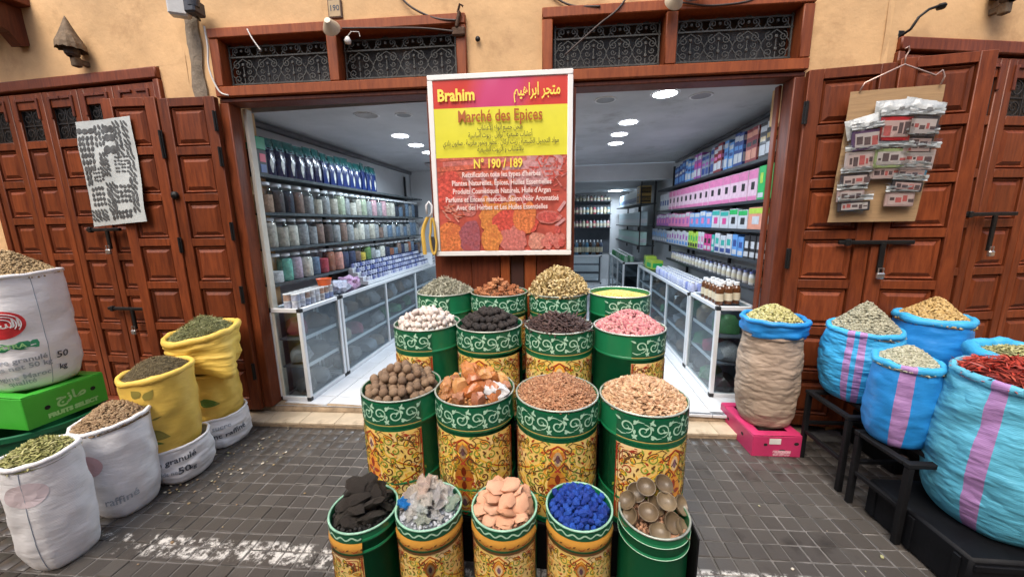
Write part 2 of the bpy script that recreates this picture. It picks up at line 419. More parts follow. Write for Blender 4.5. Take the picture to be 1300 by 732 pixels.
# sloping underside of a staircase in the left back corner
st = MB().add([(-2.1, 5.6, 2.53), (-.3, 5.6, 1.35), (-.3, 6.5, 1.35), (-2.1, 6.5, 2.53), (-1.9, 5.6, 2.545), (-.3, 5.6, 1.6), (-.3, 6.5, 1.6), (-1.9, 6.5, 2.545)],
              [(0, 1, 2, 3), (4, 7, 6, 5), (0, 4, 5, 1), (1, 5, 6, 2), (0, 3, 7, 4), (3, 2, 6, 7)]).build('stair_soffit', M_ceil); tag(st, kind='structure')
crn = MB().box((XL + .025, 4.6, ZC - .03), (.05, 3.9, .05), .008).build('ceiling_trim', pm('grey_trim', (.16, .16, .17), .5)); tag(crn, kind='structure')
crn = MB().box((XR - .02, 4.6, ZC - .02), (.04, 3.6, .035), .008).build('ceiling_trim', MATS['grey_trim']); tag(crn, kind='structure')

# ------------------------------------------------------------------ facade
M_ochre = pm('ochre_plaster', (.62, .39, .19), .85, var=.20, vs_=1.9, bump=.5, bs=14, dirt=((.44, .26, .12), 2.3, .55), world=True)
M_cem = pm('bare_cement', (.20, .16, .115), .9, var=.35, vs_=7, bump=1.0, bs=25, world=True)
wall = thing('plaster_wall', fl(0, 0, 0), FA, None, None, kind='structure')
def wpart(u0, u1, z0, z1, y0=0., th=.3, nm='wall_panel'):
    mb = MB(); nu = max(2, int((u1 - u0) / .08)); nv = max(2, int((z1 - z0) / .08))
    mb.grid(lambda a, b: (u0 + a * (u1 - u0), y0 + .012 * noise.noise(Vector((u0 + a * (u1 - u0), 0, z0 + b * (z1 - z0))) * 2.2) - .004, z0 + b * (z1 - z0)), nu, nv)
    mb.box(((u0 + u1) / 2, y0 + .02 + th / 2, (z0 + z1) / 2), (u1 - u0, th, z1 - z0))
    return mb.build(nm, M_ochre, wall, 40)
wpart(-2.62, 2.24, 3.02, 4.6); wpart(-2.62, -2.38, 2.3, 3.02); wpart(-.5, .02, 0, 3.02); wpart(1.74, 2.24, 2.3, 3.02)
wpart(-2.62, -2.40, 0, 2.3, .06); wpart(1.89, 2.24, 0, 2.3, .06)
for (piv, bend, s) in ((LP, LB, -1), (RP, RB, 1)):
    w2 = thing('plaster_wall', fl(piv, 0, 0), FA + bend, None, None, kind='structure')
    mb = MB(); z0 = 2.82 if s < 0 else 2.755
    for (a, b, c, d) in ([(0, 6.0, z0, 4.6), (2.20, 6.0, -.02, z0 - .001), (0, .25, -.02, z0 - .001)] if s < 0 else [(0, 6.0, z0, 4.6), (0, .10, -.02, z0 - .001), (1.8, 6.0, -.02, z0 - .001)]):
        nu, nv = 30, 24
        if s < 0: a, b = -b, -a
        mb.grid(lambda p, q: (a + p * (b - a), .012 * noise.noise(Vector((a + p * (b - a) + 7, 5, c + q * (d - c))) * 2.2) - .004, c + q * (d - c)), nu, nv)
        mb.box(((a + b) / 2, .17, (c + d) / 2), (b - a, .3, d - c))
    mb.box((s * 3.0, .5, 1.5), (6.0, .1, 3.2))
    mb.build('wall_panel', M_ochre, w2, 40)
# the other side of the lane, behind the viewer: unseen house front, added to block low sky light
ow = thing('unseen_opposite_wall', (0, -2.3, 0), 0, None, None, kind='structure')
MB().box((0, -.15, 2.2), (18, .3, 4.4)).build('wall_panel', M_ochre, ow)
for x in (-4.2, -1.2, 1.8, 4.8): MB().box((x, .02, 1.3), (1.7, .06, 2.6), .01).build('shutter', pm('brown_shutter', (.16, .06, .025), .5), ow)
for x in (-8.2, 8.4): MB().box((x, 1.6, 2.0), (.3, 7.4, 4.0)).build('end_wall', M_ochre, ow)
# bare cement strip where a pipe chase was filled
mb = MB()
def cs(a, b):
    z = 2.56 + b * 1.9; w = .05 + .013 * noise.noise(Vector((z * 7, 1, 0))); x = -2.515 + (a - .5) * 2 * w + .012 * noise.noise(Vector((z * 5, 8, 0))) + (z - 2.6) * .02
    return (x, -.018 - .012 * math.sin(a * PI) + .006 * noise.noise(Vector((x * 40, 0, z * 40))), z)
mb.grid(cs, 6, 60); mb.build('cement_strip', M_cem, wall, True)

W_OR = wood('frame_wood', (.34, .088, .025), (.20, .045, .014)); W_RD = wood('door_wood', (.255, .060, .018), (.115, .025, .009)); W_DK = wood('dark_wood', (.20, .05, .022), (.10, .024, .012))
M_iron = pm('black_iron', (.018, .017, .016), .5, .6, var=.3, bump=.2); M_irong = pm('grille_iron', (.065, .065, .06), .55, .5, var=.3, bump=.3)
M_door_pane = pm('black_pane', (.010, .010, .010), .35, bump=0, var=.4); M_pane = pm('dusty_pane', (.03, .03, .028), .45, var=.5, vs_=4, bump=0, dirt=((.15, .15, .14), 2.5, .52))
M_steel = pm('bright_steel', (.55, .54, .52), .3, .9, var=.1); M_brass = pm('old_brass', (.45, .30, .10), .35, .9, var=.2)
def spiral(cx, cy, r, a0, turns, d=1, n=22, r1=.12):
    return [(cx + r * (1 - (1 - r1) * t) * math.cos(a0 + d * turns * 2 * PI * t), cy + r * (1 - (1 - r1) * t) * math.sin(a0 + d * turns * 2 * PI * t)) for t in [i / n for i in range(n + 1)]]
def grille_mesh(w, h, cols):
    mb = MB()
    def bar(p, q, r=.006): mb.tube([(p[0], 0, p[1]), (q[0], 0, q[1])], r, 4)
    for z in (0.02, h * .70, h - .02): bar((-w / 2, z), (w / 2, z), .007)
    for x in (-w / 2 + .01, w / 2 - .01): bar((x, 0), (x, h), .007)
    cw = (w - .02) / cols
    for i in range(cols):
        x = -w / 2 + .01 + (i + .5) * cw
        for sg in (-1, 1):
            for (cy, r, a0, tn, d) in ((h * .84, .028, -PI / 2, 1.4, 1), (h * .52, .03, PI / 2, 1.5, -1), (h * .18, .03, -PI / 2, 1.4, 1), (h * .36, .02, PI, 1.2, 1)):
                sp = spiral(x + sg * cw * .24, cy, r, a0 if sg > 0 else PI - a0, tn, d * sg, 18)
                mb.tube([(p[0], -.002, p[1]) for p in sp], .0038, 4)
            # S tendrils and a lozenge
            mb.tube([(x + sg * cw * .5 * math.sin(t * PI), .001, h * (.04 + .62 * t)) for t in [k / 10 for k in range(11)]], .0042, 4)
            mb.tube([(x + sg * (cw * .46 - cw * .46 * t), .003, h * (.70 + .28 * math.sin(t * PI / 2))) for t in [k / 6 for k in range(7)]], .004, 4)
        bar((x, h * .04), (x, h * .5), .0045)
        for z in (h * .52, h * .84, h * .26): mb.box((x, -.003, z), (.02, .012, .022), .004)
    return mb.mesh('transom_grille', M_irong, 40)
front = thing('wooden_shopfront', fl(0, 0, 0), FA, 'orange brown wooden shop front with two open bays and four scrolled iron transom grilles', 'shop front')
def frame_bar(u0, u1, z0, z1, y0, y1, nm='frame_bar', mat=None):
    return MB().box(((u0 + u1) / 2, (y0 + y1) / 2, (z0 + z1) / 2), (u1 - u0, y1 - y0, z1 - z0), .006).build(nm, mat or W_OR, front, 40)
for (a, b, pm_, gname) in ((-2.375, -.50, -1.455, 0), (.02, 1.745, .866, 1)):
    frame_bar(a, b, 2.955, 3.02, -.045, .12)               # head
    frame_bar(a, b, 2.565, 2.635, -.045, .12)              # transom rail
    frame_bar(a, b, 2.53, 2.56, -.02, .12, mat=W_DK)
    frame_bar(a, a + .07, 2.637, 2.953, -.04, .12); frame_bar(b - .07, b, 2.637, 2.953, -.04, .12)
    frame_bar(pm_ - .038, pm_ + .038, 2.637, 2.953, -.042, .1, 'mullion')
    frame_bar(a, a + .075, .095, 2.528, -.03, .09, 'door_post', W_RD); frame_bar(b - .075, b, .095, 2.528, -.03, .09, 'door_post', W_DK)
    for (x0, x1) in ((a + .07, pm_ - .038), (pm_ + .038, b - .07)):
        w = x1 - x0
        g = link('transom_grille', grille_mesh(w - .02, .29, 4), front, ((x0 + x1) / 2, .035, 2.65))
        MB().box(((x0 + x1) / 2, .13, 2.795), (w + .068, .01, .36)).build('transom_pane', M_pane, front)
# cream reveal beside the left post
MB().box((-2.283, .125, 1.31), (.03, .06, 2.42), .004).build('reveal', pm('cream_reveal', (.62, .58, .48), .6, var=.12, vs_=4), front)
MB().box((1.66, .115, 1.31), (.02, .05, 2.42), .004).build('reveal', W_DK, front)

def leaf(name, w, h, rows, parent, loc, rz, mat=None, window=None, proto={}):
    """door leaf, hinge at local x=0, front face at y=-.02: rails and stiles joined, each raised panel its own part"""
    mat = mat or W_RD
    L = link(name, None, parent, loc, rz); 
    mb = MB(); st_ = .085 if w > .42 else .062; z0 = .0
    top = h - (.0)
    tops = [0.05]; wh = window or 0
    ph = (h - .08 - (wh + .06 if wh else 0)) / rows
    mb.box((st_ / 2, 0, h / 2), (st_, .045, h), .004); mb.box((w - st_ / 2, 0, h / 2), (st_, .045, h), .004)
    zs = [i * ph + .08 for i in range(rows + 1)]
    mb.box((w / 2, 0, .04), (w - 2 * st_, .041, .08), .003)
    for i in range(1, rows + 1):
        z = zs[i] - .03
        mb.box((w / 2, 0, z), (w - 2 * st_, .041, .06), .003)
    mb.box((w / 2, .012, h / 2), (w - 2 * st_, .012, h - .06))
    pw, hh = w - 2 * st_ - .012, ph - .06 - .012
    if wh:
        zt = h - wh / 2 - .0
        mb.box((w / 2, 0, h - .06), (w - 2 * st_, .041, .12), .003)
    fr = mb.build('stile_and_rail_frame', mat, L, 40)
    key = (round(pw, 3), round(hh, 3), mat.name)
    if key not in proto:
        p = MB(); a, b, c = pw / 2, hh / 2, min(.045, pw * .22)
        def ring(x, z, y): return [(-x, y, -z), (x, y, -z), (x, y, z), (-x, y, z)]
        vs_ = ring(a, b, .0) + ring(a - .008, b - .008, -.012) + ring(a - .02, b - .02, .0) + ring(a - c, b - c, -.017)
        fs = [(8 * 0 + i + k * 4, (i + 1) % 4 + k * 4, (i + 1) % 4 + k * 4 + 4, i + k * 4 + 4) for k in range(3) for i in range(4)] + [(12, 13, 14, 15)]
        proto[key] = p.add(vs_, fs).mesh('raised_panel', mat)
    for i in range(rows):
        link('raised_panel', proto[key], L, (w / 2, .0, zs[i] + (ph - .06) / 2))
    if wh:
        zc = h - .12 - (wh - .06) / 2
        hw = (wh - .06)
        MB().box((w / 2, .008, zc), (w - 2 * st_, .006, hw)).build('window_pane', M_door_pane, L)
        g = MB(); ww = w - 2 * st_
        for sx in (-1, 1):
            for sz in (-1, 1):
                g.tube([(w / 2 + q[0], -.004, zc + q[1]) for q in spiral(sx * ww * .25, sz * hw * .25, min(ww, hw) * .22, PI / 2 * sz, 1.4, sx * sz, 16)], .0035, 4)
        for x in (-.5, 0, .5): g.tube([(w / 2 + x * ww * .96, -.003, zc - hw / 2), (w / 2 + x * ww * .96, -.003, zc + hw / 2)], .004, 4)
        for z in (-.5, 0, .5): g.tube([(st_, -.003, zc + z * hw * .96), (w - st_, -.003, zc + z * hw * .96)], .004, 4)
        g.build('window_grille', pm('dark_grille_iron', (.045, .042, .04), .5, .4, var=.3), L)
        t = MB()   # carved key-fret moulding above the window
        for s in (-1, 1):
            t.box((w / 2 + s * (w / 2 - .06), -.026, h - .12), (.022, .012, .16), .003); t.box((w / 2 + s * (w / 2 - .12), -.026, h - .05), (.1, .012, .022), .003)
        t.build('fret_moulding', W_DK, L)
    return L
def iron_bolt(parent, x, z, y, w, drop):
    b = MB(); b.box((x, y, z), (w, .022, .026), .004); b.box((x + w * .1, y - .004, z - drop / 2), (.03, .018, drop), .004); b.box((x - w * .38, y - .006, z), (.03, .03, .045), .005)
    o = b.build('iron_bolt', M_iron, parent)
    k = MB(); k.box((x + w * .1, y - .022, z - drop - .02), (.045, .022, .04), .006)
    k.tube([(x + w * .1 - .014, y - .022, z - drop), (x + w * .1 - .014, y - .022, z - drop + .03), (x + w * .1 + .014, y - .022, z - drop + .03), (x + w * .1 + .014, y - .022, z - drop)], .004, 6)
    k.build('padlock', M_steel, parent); return o
def hinge(parent, x, z, y=-.03, h=.14):
    h_ = MB(); h_.box((x, y, z), (.03, .012, h), .003); h_.tube([(x, y - .008, z - h / 2), (x, y - .008, z + h / 2)], .008, 8); return h_.build('hinge', M_iron, parent)
# open folding leaves of the shop itself, swung flat against the wall
ol = thing('open_folding_door', fl(-2.372, -.05, .09), FA, 'folded-back reddish double door leaf beside the left bay, iron hinges showing', 'door')
leaf('door_leaf', .45, 2.475, 7, ol, (-.45, 0, 0), 0.0); leaf('door_leaf', .43, 2.485, 7, ol, (-.885, -.02, 0), 0.02)
for z in (.35, 1.0, 1.5, 2.05, 2.3): hinge(ol, -.004, z)
for z in (.4, 1.4, 2.15): hinge(ol, -.452, z, -.035, .2 if z > 2 else .12)
kn = MB(); kn.lathe([(.018, 0), (.03, .006), (.026, .02), (.012, .03), (0, .032)], 14); k = kn.build('door_knob', M_iron, ol, 30, (-.425, -.025, 1.78)); k.rotation_euler = (PI / 2, 0, 0)
orr = thing('open_folding_door', fl(1.735, -.05, .09), FA - R(8), 'folded-back reddish double door leaf beside the right bay with a black bolt across', 'door')
leaf('door_leaf', .475, 2.46, 7, orr, (.0, 0, 0), 0); leaf('door_leaf', .475, 2.475, 7, orr, (.48, -.012, 0), R(0))
iron_bolt(orr, .49, 1.36, -.045, .42, .2)
for z in (.3, 1.25, 2.2): hinge(orr, .0, z)
kn2 = dup(k, (.9, -.04, .62), parent=orr, rz=(PI / 2, 0, 0))
# wood boarding on the pillar under the sign
pl = thing('pillar_boarding', fl(0, 0, 0), FA, 'dark red wooden boarding on the central pillar under the sign', 'panelling')
for (a, b, mt, y) in ((-.80, -.52, W_DK, -.03), (-.515, -.30, W_DK, -.045), (-.295, -.225, W_OR, -.052), (-.22, -.12, pm('gap_wood', (.05, .018, .012), .6), -.03), (-.115, -.03, W_OR, -.052), (-.025, .25, W_DK, -.045)):
    MB().box(((a + b) / 2, y + .02, 1.31), (b - a, .05, 2.42), .004).build('board', mt, pl, 40)

# neighbours' shuttered doors
def neighbour(piv, bend, s, hs, ltop, label, edges, wins, rows):
    t = thing('shuttered_shop_door', fl(piv, 0, 0), FA + bend, label, 'door')
    a, b = edges[0], edges[-1]
    f = MB(); f.box(((a + b) / 2, .0, ltop - .04), (b - a + .1, .075, .08), .008)
    for x in (a - .03, b + .03): f.box((x, .0, (ltop - .09) / 2), (.05, .07, ltop - .08), .006)
    f.build('door_frame', W_RD, t, 40)
    MB().box(((a + b) / 2, .0, .05), (b - a, .14, .1), .01).build('threshold', W_DK, t)
    for (x0, x1) in zip(edges[:-1], edges[1:]):
        leaf('door_leaf', x1 - x0 - .006, ltop - .1 - .105, rows, t, (x0 + .003, .0, .105), 0, None, wins)
    return t
nl = neighbour(LP, LB, -1, 0, 2.81, 'closed red brown shutter doors left of the shop, small grilled windows on top', [-2.1, -1.74, -1.39, -1.035, -.69, -.30], .30, 7)
iron_bolt(nl, -1.0, 1.62, -.06, .34, .16); iron_bolt(nl, -.92, .95, -.06, .42, .18)
nr = neighbour(RP, RB, 1, 0, 2.745, 'closed red brown shutter doors right of the shop with a grilled square window', [.15, .57, .965, 1.36, 1.75], .30, 6)
iron_bolt(nr, 1.0, 1.62, -.06, .46, .26)
# ================================================================== BARRELS
M_green = pm('green_drum_paint', (.008, .17, .065), .32, var=.14, vs_=3, bump=.05, bs=30, coat=.25, dirt=((.02, .10, .045), 3, .62))
M_greend = pm('dark_green_band', (.006, .10, .045), .35, var=.12, coat=.2, bump=.03)
M_rim = pm('rim_steel', (.42, .46, .40), .4, .4, var=.3, vs_=20)
M_mint = pm('mint_print', (.42, .66, .48), .4, var=.15, vs_=12, bump=0)
M_goldl = pm('gold_line', (.55, .38, .10), .4, var=.1, bump=0)
def panel_base_mat():
    m = bpy.data.materials.new('panel_print'); m.use_nodes = True; nt = m.node_tree; b = nt.nodes['Principled BSDF']
    co = nt.nodes.new('ShaderNodeTexCoord').outputs['Object']
    c = ramp(nt, nz(nt, 9, 3, co, .5), [(.32, (.86, .60, .14)), (.5, (.90, .66, .21)), (.68, (.90, .69, .37))])
    c = mix(nt, mth(nt, 'MULTIPLY', nz(nt, 60, 3, co), .3), c, (.60, .30, .07))
    nt.links.new(c, b.inputs['Base Color']); b.inputs['Roughness'].default_value = .36; b.inputs['Coat Weight'].default_value = .2; return m
M_panel = panel_base_mat()
INK = [pm('ink_dark_red', (.36, .045, .016), .4, bump=0, var=.2), pm('ink_orange', (.82, .36, .05), .4, bump=0, var=.15), pm('ink_yellow', (.80, .56, .06), .4, bump=0, var=.15),
       pm('ink_green', (.20, .28, .035), .4, bump=0, var=.2), pm('ink_brown', (.13, .06, .018), .4, bump=0, var=.2), pm('ink_cream', (.80, .58, .30), .4, bump=0, var=.1), pm('ink_violet', (.25, .13, .17), .4, bump=0, var=.2)]
RED, ORA, YEL, GRN, BRN, CRM, VIO = range(7)
class Print:
    """flat print drawn in metres, then wrapped round a drum"""
    def __init__(s): s.q = []
    def stroke(s, pts, w, mi, layer=1, taper=True):
        n = len(pts)
        if n < 2: return
        L, Rr = [], []
        for i, p in enumerate(pts):
            a, b = pts[max(i - 1, 0)], pts[min(i + 1, n - 1)]
            dx, dy = b[0] - a[0], b[1] - a[1]; l = math.hypot(dx, dy) or 1
            t = i / (n - 1); ww = w * ((.35 + .65 * math.sin(PI * min(1, t * 1.1 + .05)) if taper else 1)) / 2
            L.append((p[0] - dy / l * ww, p[1] + dx / l * ww)); Rr.append((p[0] + dy / l * ww, p[1] - dx / l * ww))
        s.q.append((L + Rr, [(i, n + i, n + i + 1, i + 1) for i in range(n - 1)], mi, layer))
    def fill(s, pts, mi, layer=1):
        cx = sum(p[0] for p in pts) / len(pts); cy = sum(p[1] for p in pts) / len(pts); n = len(pts)
        s.q.append(([(cx, cy)] + list(pts), [(0, 1 + i, 1 + (i + 1) % n) for i in range(n)], mi, layer))
    def leaf(s, x, y, l, w, a, mi, layer=2, curl=.25):
        P = []
        for k in range(7):
            t = k / 6; P.append((t * l, w / 2 * math.sin(PI * t ** .7) + curl * w * t * t))
        for k in range(5, 0, -1):
            t = k / 6; P.append((t * l, -w / 2 * math.sin(PI * t ** .7) + curl * w * t * t))
        c, sn = math.cos(a), math.sin(a); s.fill([(x + p[0] * c - p[1] * sn, y + p[0] * sn + p[1] * c) for p in P], mi, layer)
    def dot(s, x, y, r, mi, layer=3): s.fill([(x + r * math.cos(2 * PI * k / 8), y + r * math.sin(2 * PI * k / 8)) for k in range(8)], mi, layer)
    def mirror(s):
        for (v, f, mi, l) in list(s.q): s.q.append(([(-x, y) for x, y in v], [t[::-1] for t in f], mi, l))
    def wrap(s, mb, rad, z0=0, a0=-PI / 2, off=.0006, step=.00035, mbase=0):
        for (v, f, mi, l) in s.q:
            # split long faces are already short; wrap on the cylinder
            r = rad + off + l * step
            mb.add([(r * math.cos(a0 + x / rad), r * math.sin(a0 + x / rad), z0 + y) for x, y in v], f, mi + mbase)
def arabesque(W, H):
    """half drawn for x >= 0, mirrored: medallion, buds, scrolling vines, corner brackets"""
    p = Print(); cy = H * .44; q = min(W / .53, H / .40)
    def al(rx, ry, x0, y0, n=20, cusp=.25):   # almond outline
        return [(x0 + rx * math.sin(t) * (1 - cusp * abs(math.cos(t))), y0 + ry * math.cos(t)) for t in [2 * PI * k / n for k in range(n)]]
    # centre (self-mirroring shapes drawn at x=0)
    p.fill(al(.085 * q, .15 * q, 0, cy), ORA, 1); p.fill(al(.07 * q, .12 * q, 0, cy), YEL, 2); p.fill(al(.05 * q, .085 * q, 0, cy), ORA, 3)
    for dy, s_ in ((.038, 1), (-.038, -1)):
        p.fill(al(.013 * q, .026 * q, 0, cy + dy * q), RED, 4)
    for s_ in (1,): p.leaf(.006 * q, cy, .04 * q, .024 * q, 0, RED, 4, 0)
    p.dot(0, cy, .011 * q, VIO, 5); p.dot(0, cy, .006 * q, YEL, 6)
    for yy, sg in ((H * .80, 1), (H * .11, -1)):
        p.fill(al(.034 * q, .055 * q, 0, yy), ORA, 2); p.fill(al(.023 * q, .038 * q, 0, yy), CRM, 3); p.fill(al(.011 * q, .022 * q, 0, yy), VIO, 4)
        p.stroke([(.0, yy - sg * .06 * q), (.02 * q, yy - sg * .03 * q), (.04 * q, yy), (.025 * q, yy + sg * .045 * q), (0, yy + sg * .068 * q)], .006 * q, RED, 5, False)
    # great ogee vine, top to bottom
    def cr(P, n=8):
        out = []
        for i in range(len(P) - 1):
            p0, p1, p2, p3 = P[max(i - 1, 0)], P[i], P[i + 1], P[min(i + 2, len(P) - 1)]
            for k in range(n):
                t = k / n; out.append(tuple(.5 * (2 * p1[d] + (p2[d] - p0[d]) * t + (2 * p0[d] - 5 * p1[d] + 4 * p2[d] - p3[d]) * t * t + (3 * p1[d] - p0[d] - 3 * p2[d] + p3[d]) * t ** 3) for d in (0, 1)))
        return out + [P[-1]]
    w = W / 2
    for k, (o, mi, th) in enumerate(((0, ORA, .010), (0, RED, .005), (.013, YEL, .006))):
        p.stroke(cr([(0, H * .97 - o), (w * .22, H * .86 - o), (w * .30, H * .70), (w * .62 - o, H * .56), (w * .93 - o, cy), (w * .62 - o, H * .32), (w * .30, H * .18), (w * .2, H * .06 + o), (0, H * .02 + o)]), th * q, mi, 2 + k, False)
    p.stroke(cr([(0, cy + .155 * q), (w * .2, cy + .09 * q), (w * .42, cy + .05 * q), (w * .60, cy), (w * .42, cy - .05 * q), (w * .2, cy - .09 * q), (0, cy - .155 * q)]), .006 * q, BRN, 4, False)
    R2 = random.Random(3)
    # scrolls with leaves fill the ground
    rows = [(.16, .90), (.40, .88), (.62, .90), (.82, .86), (.50, .74), (.78, .70), (.14, .68), (.44, .62), (.72, .55), (.36, .46), (.56, .43), (.80, .34), (.46, .30), (.16, .26), (.66, .22), (.34, .12), (.56, .08), (.84, .14), (.88, .58), (.26, .78), (.90, .44), (.28, .36), (.28, .54)]
    for i, (fx, fy) in enumerate(rows):
        x, y = fx * w, fy * H; a0 = R2.uniform(0, 2 * PI); d = 1 if i % 2 else -1; r = (.020 + .008 * R2.random()) * q
        main = (BRN, GRN, BRN, BRN, GRN, RED)[i % 6]
        p.stroke(spiral(x, y, r, a0, 1.25, d, 20), .0068 * q, main, 5)
        p.dot(x, y, .0045 * q, (RED, ORA, GRN)[i % 3], 6)
        for k in range(4):
            a = a0 + k * 1.5 + .4; rr = r * 1.25
            p.leaf(x + rr * math.cos(a), y + rr * math.sin(a), .026 * q, .010 * q, a + d * 1.1, (GRN, ORA, BRN, YEL, RED)[(i + k) % 5], 4 + (k % 2), .5 * d)
        p.stroke([(x + r * math.cos(a0), y + r * math.sin(a0)), (x + r * 1.9 * math.cos(a0 + .5 * d), y + r * 1.9 * math.sin(a0 + .5 * d)), (x + r * 2.5 * math.cos(a0 + 1.1 * d), y + r * 2.5 * math.sin(a0 + 1.1 * d))], .005 * q, main, 5)
    for (fx, fy, an, l) in ((.30, .95, -.5, .06), (.55, .97, -1.2, .05), (.80, .94, -2.3, .05), (.93, .78, 2.9, .05), (.93, .66, 3.4, .045), (.66, .79, .9, .05), (.48, .55, 1.9, .05), (.86, .50, 2.4, .045), (.86, .38, 3.9, .045), (.48, .33, -1.9, .05), (.66, .12, -.6, .05), (.93, .24, 3.3, .05), (.93, .10, 2.8, .05), (.30, .05, .6, .055), (.55, .03, 1.3, .05), (.22, .66, .8, .045), (.22, .22, -.8, .045)):
        x, y = fx * w, fy * H
        p.leaf(x, y, l * q, .026 * q, an, BRN, 2, .3); p.leaf(x + .0035 * q * math.cos(an), y + .0035 * q * math.sin(an), (l - .008) * q, .017 * q, an, (ORA, YEL, CRM)[int(fx * 100) % 3], 3, .3); p.leaf(x + .010 * q * math.cos(an), y + .010 * q * math.sin(an), (l - .026) * q, .006 * q, an, (GRN, RED, BRN)[int(fy * 100) % 3], 4, .3)
    # corner brackets and side rules
    for yy, sg in ((H, -1), (0, 1)):
        for o in (.008, .020, .032):
            p.stroke([(w - o, yy + sg * .09 * q), (w - o, yy + sg * (o * .8)), (w - .10 * q, yy + sg * (o * .8))], .005 * q, RED, 6, False)
        p.stroke(cr([(w - .04, yy + sg * .10 * q), (w - .06 * q, yy + sg * .06 * q), (w - .11 * q, yy + sg * .035 * q)]), .009 * q, BRN, 6)
    p.stroke([(w - .004, 0), (w - .004, H * .5), (w - .004, H)], .005 * q, RED, 7, False); p.stroke([(w - .013, 0), (w - .013, H * .5), (w - .013, H)], .003 * q, BRN, 7, False)
    p.mirror(); return p
def scroll_band(W, H):
    p = Print(); n = 7; cw = W / n; R2 = random.Random(11)
    for i in range(n):
        x = -W / 2 + (i + .5) * cw; s_ = 1 if i % 2 else -1
        p.stroke(spiral(x, H / 2 - s_ * .004, H * .36, PI * .5 * s_, 1.5, -s_, 26), .0066, 0, 1)
        p.stroke([(x - cw * .6, H / 2 + s_ * H * .30), (x - cw * .28, H / 2 + s_ * H * .40), (x, H / 2 + s_ * H * .36)], .006, 0, 1)
        for k, (dx, dy, a, l) in enumerate(((.32, .30, .9, .030), (.38, -.22, -.7, .034), (-.36, -.28, 3.8, .03), (.05, .05, .3, .02), (.5, .02, 1.9, .028))):
            p.leaf(x + dx * cw, H / 2 + s_ * dy * H, l, .0105, a * s_, 0, 2, .6)
        p.dot(x + cw * .48, H / 2 - s_ * H * .38, .007, 0, 2)
    return p
def drum_mesh(r, h, groove):
    prof = [(r * .96, 0), (r, .004), (r, .02), (r + .004, .024), (r + .004, .03), (r, .034)]
    for g in groove: prof += [(r, g - .008), (r + .0035, g - .003), (r + .0035, g + .003), (r, g + .008)]
    prof += [(r, h - .006), (r + .004, h - .004), (r + .004, h), (r - .004, h), (r - .006, h - .01), (r - .006, h - .16)]
    mb = MB(); mb.lathe(prof, 56); mb.lathe([(0.001, h - .16), (r - .006, h - .16)], 40); return mb
def wrap_patch(mb, rad, x0, x1, z0, z1, mi=0, n=40, off=.0005):
    r = rad + off
    mb.grid(lambda a, b: (r * math.cos(-PI / 2 + (x0 + a * (x1 - x0)) / rad), r * math.sin(-PI / 2 + (x0 + a * (x1 - x0)) / rad), z0 + b * (z1 - z0)), n, 3, mi)
def rimtube(r, h): 
    return MB().tube([(r * math.cos(t), r * math.sin(t), h) for t in [2 * PI * k / 56 for k in range(57)]], .0045, 6, 0, False)
BR, BH = .192, .56
def big_barrel():
    t = thing('decorated_barrel', (0, 0, 0), 0, 'x', 'barrel', 'painted spice barrels stacked in four rows')
    drum_mesh(BR, BH, (BH - .125, .14)).build('drum_body', M_green, t, 40)
    rimtube(BR + .001, BH).build('rim', M_rim, t, True)
    hw = BR * R(77); PH = .375
    mb = MB(); wrap_patch(mb, BR, -hw, hw, .035, .035 + PH, 0, 44, .0012); arabesque(2 * hw, PH).wrap(mb, BR, .035, off=.0016)
    mb.m = [m if i < 44 * 3 else m + 1 for i, m in enumerate(mb.m)]
    mb.build('arabesque_panel', [M_panel] + INK, t, True)
    mb = MB(); wrap_patch(mb, BR, -hw, hw, BH - .112, BH - .014, 0, 44, .004); scroll_band(2 * hw * .96, .088).wrap(mb, BR, BH - .107, off=.0046, mbase=1)
    wrap_patch(mb, BR, -hw, hw, BH - .120, BH - .116, 2, 44, .0045)
    mb.build('scroll_band', [M_greend, M_mint, M_goldl], t, True)
    return t
FR_, FH = .131, .478
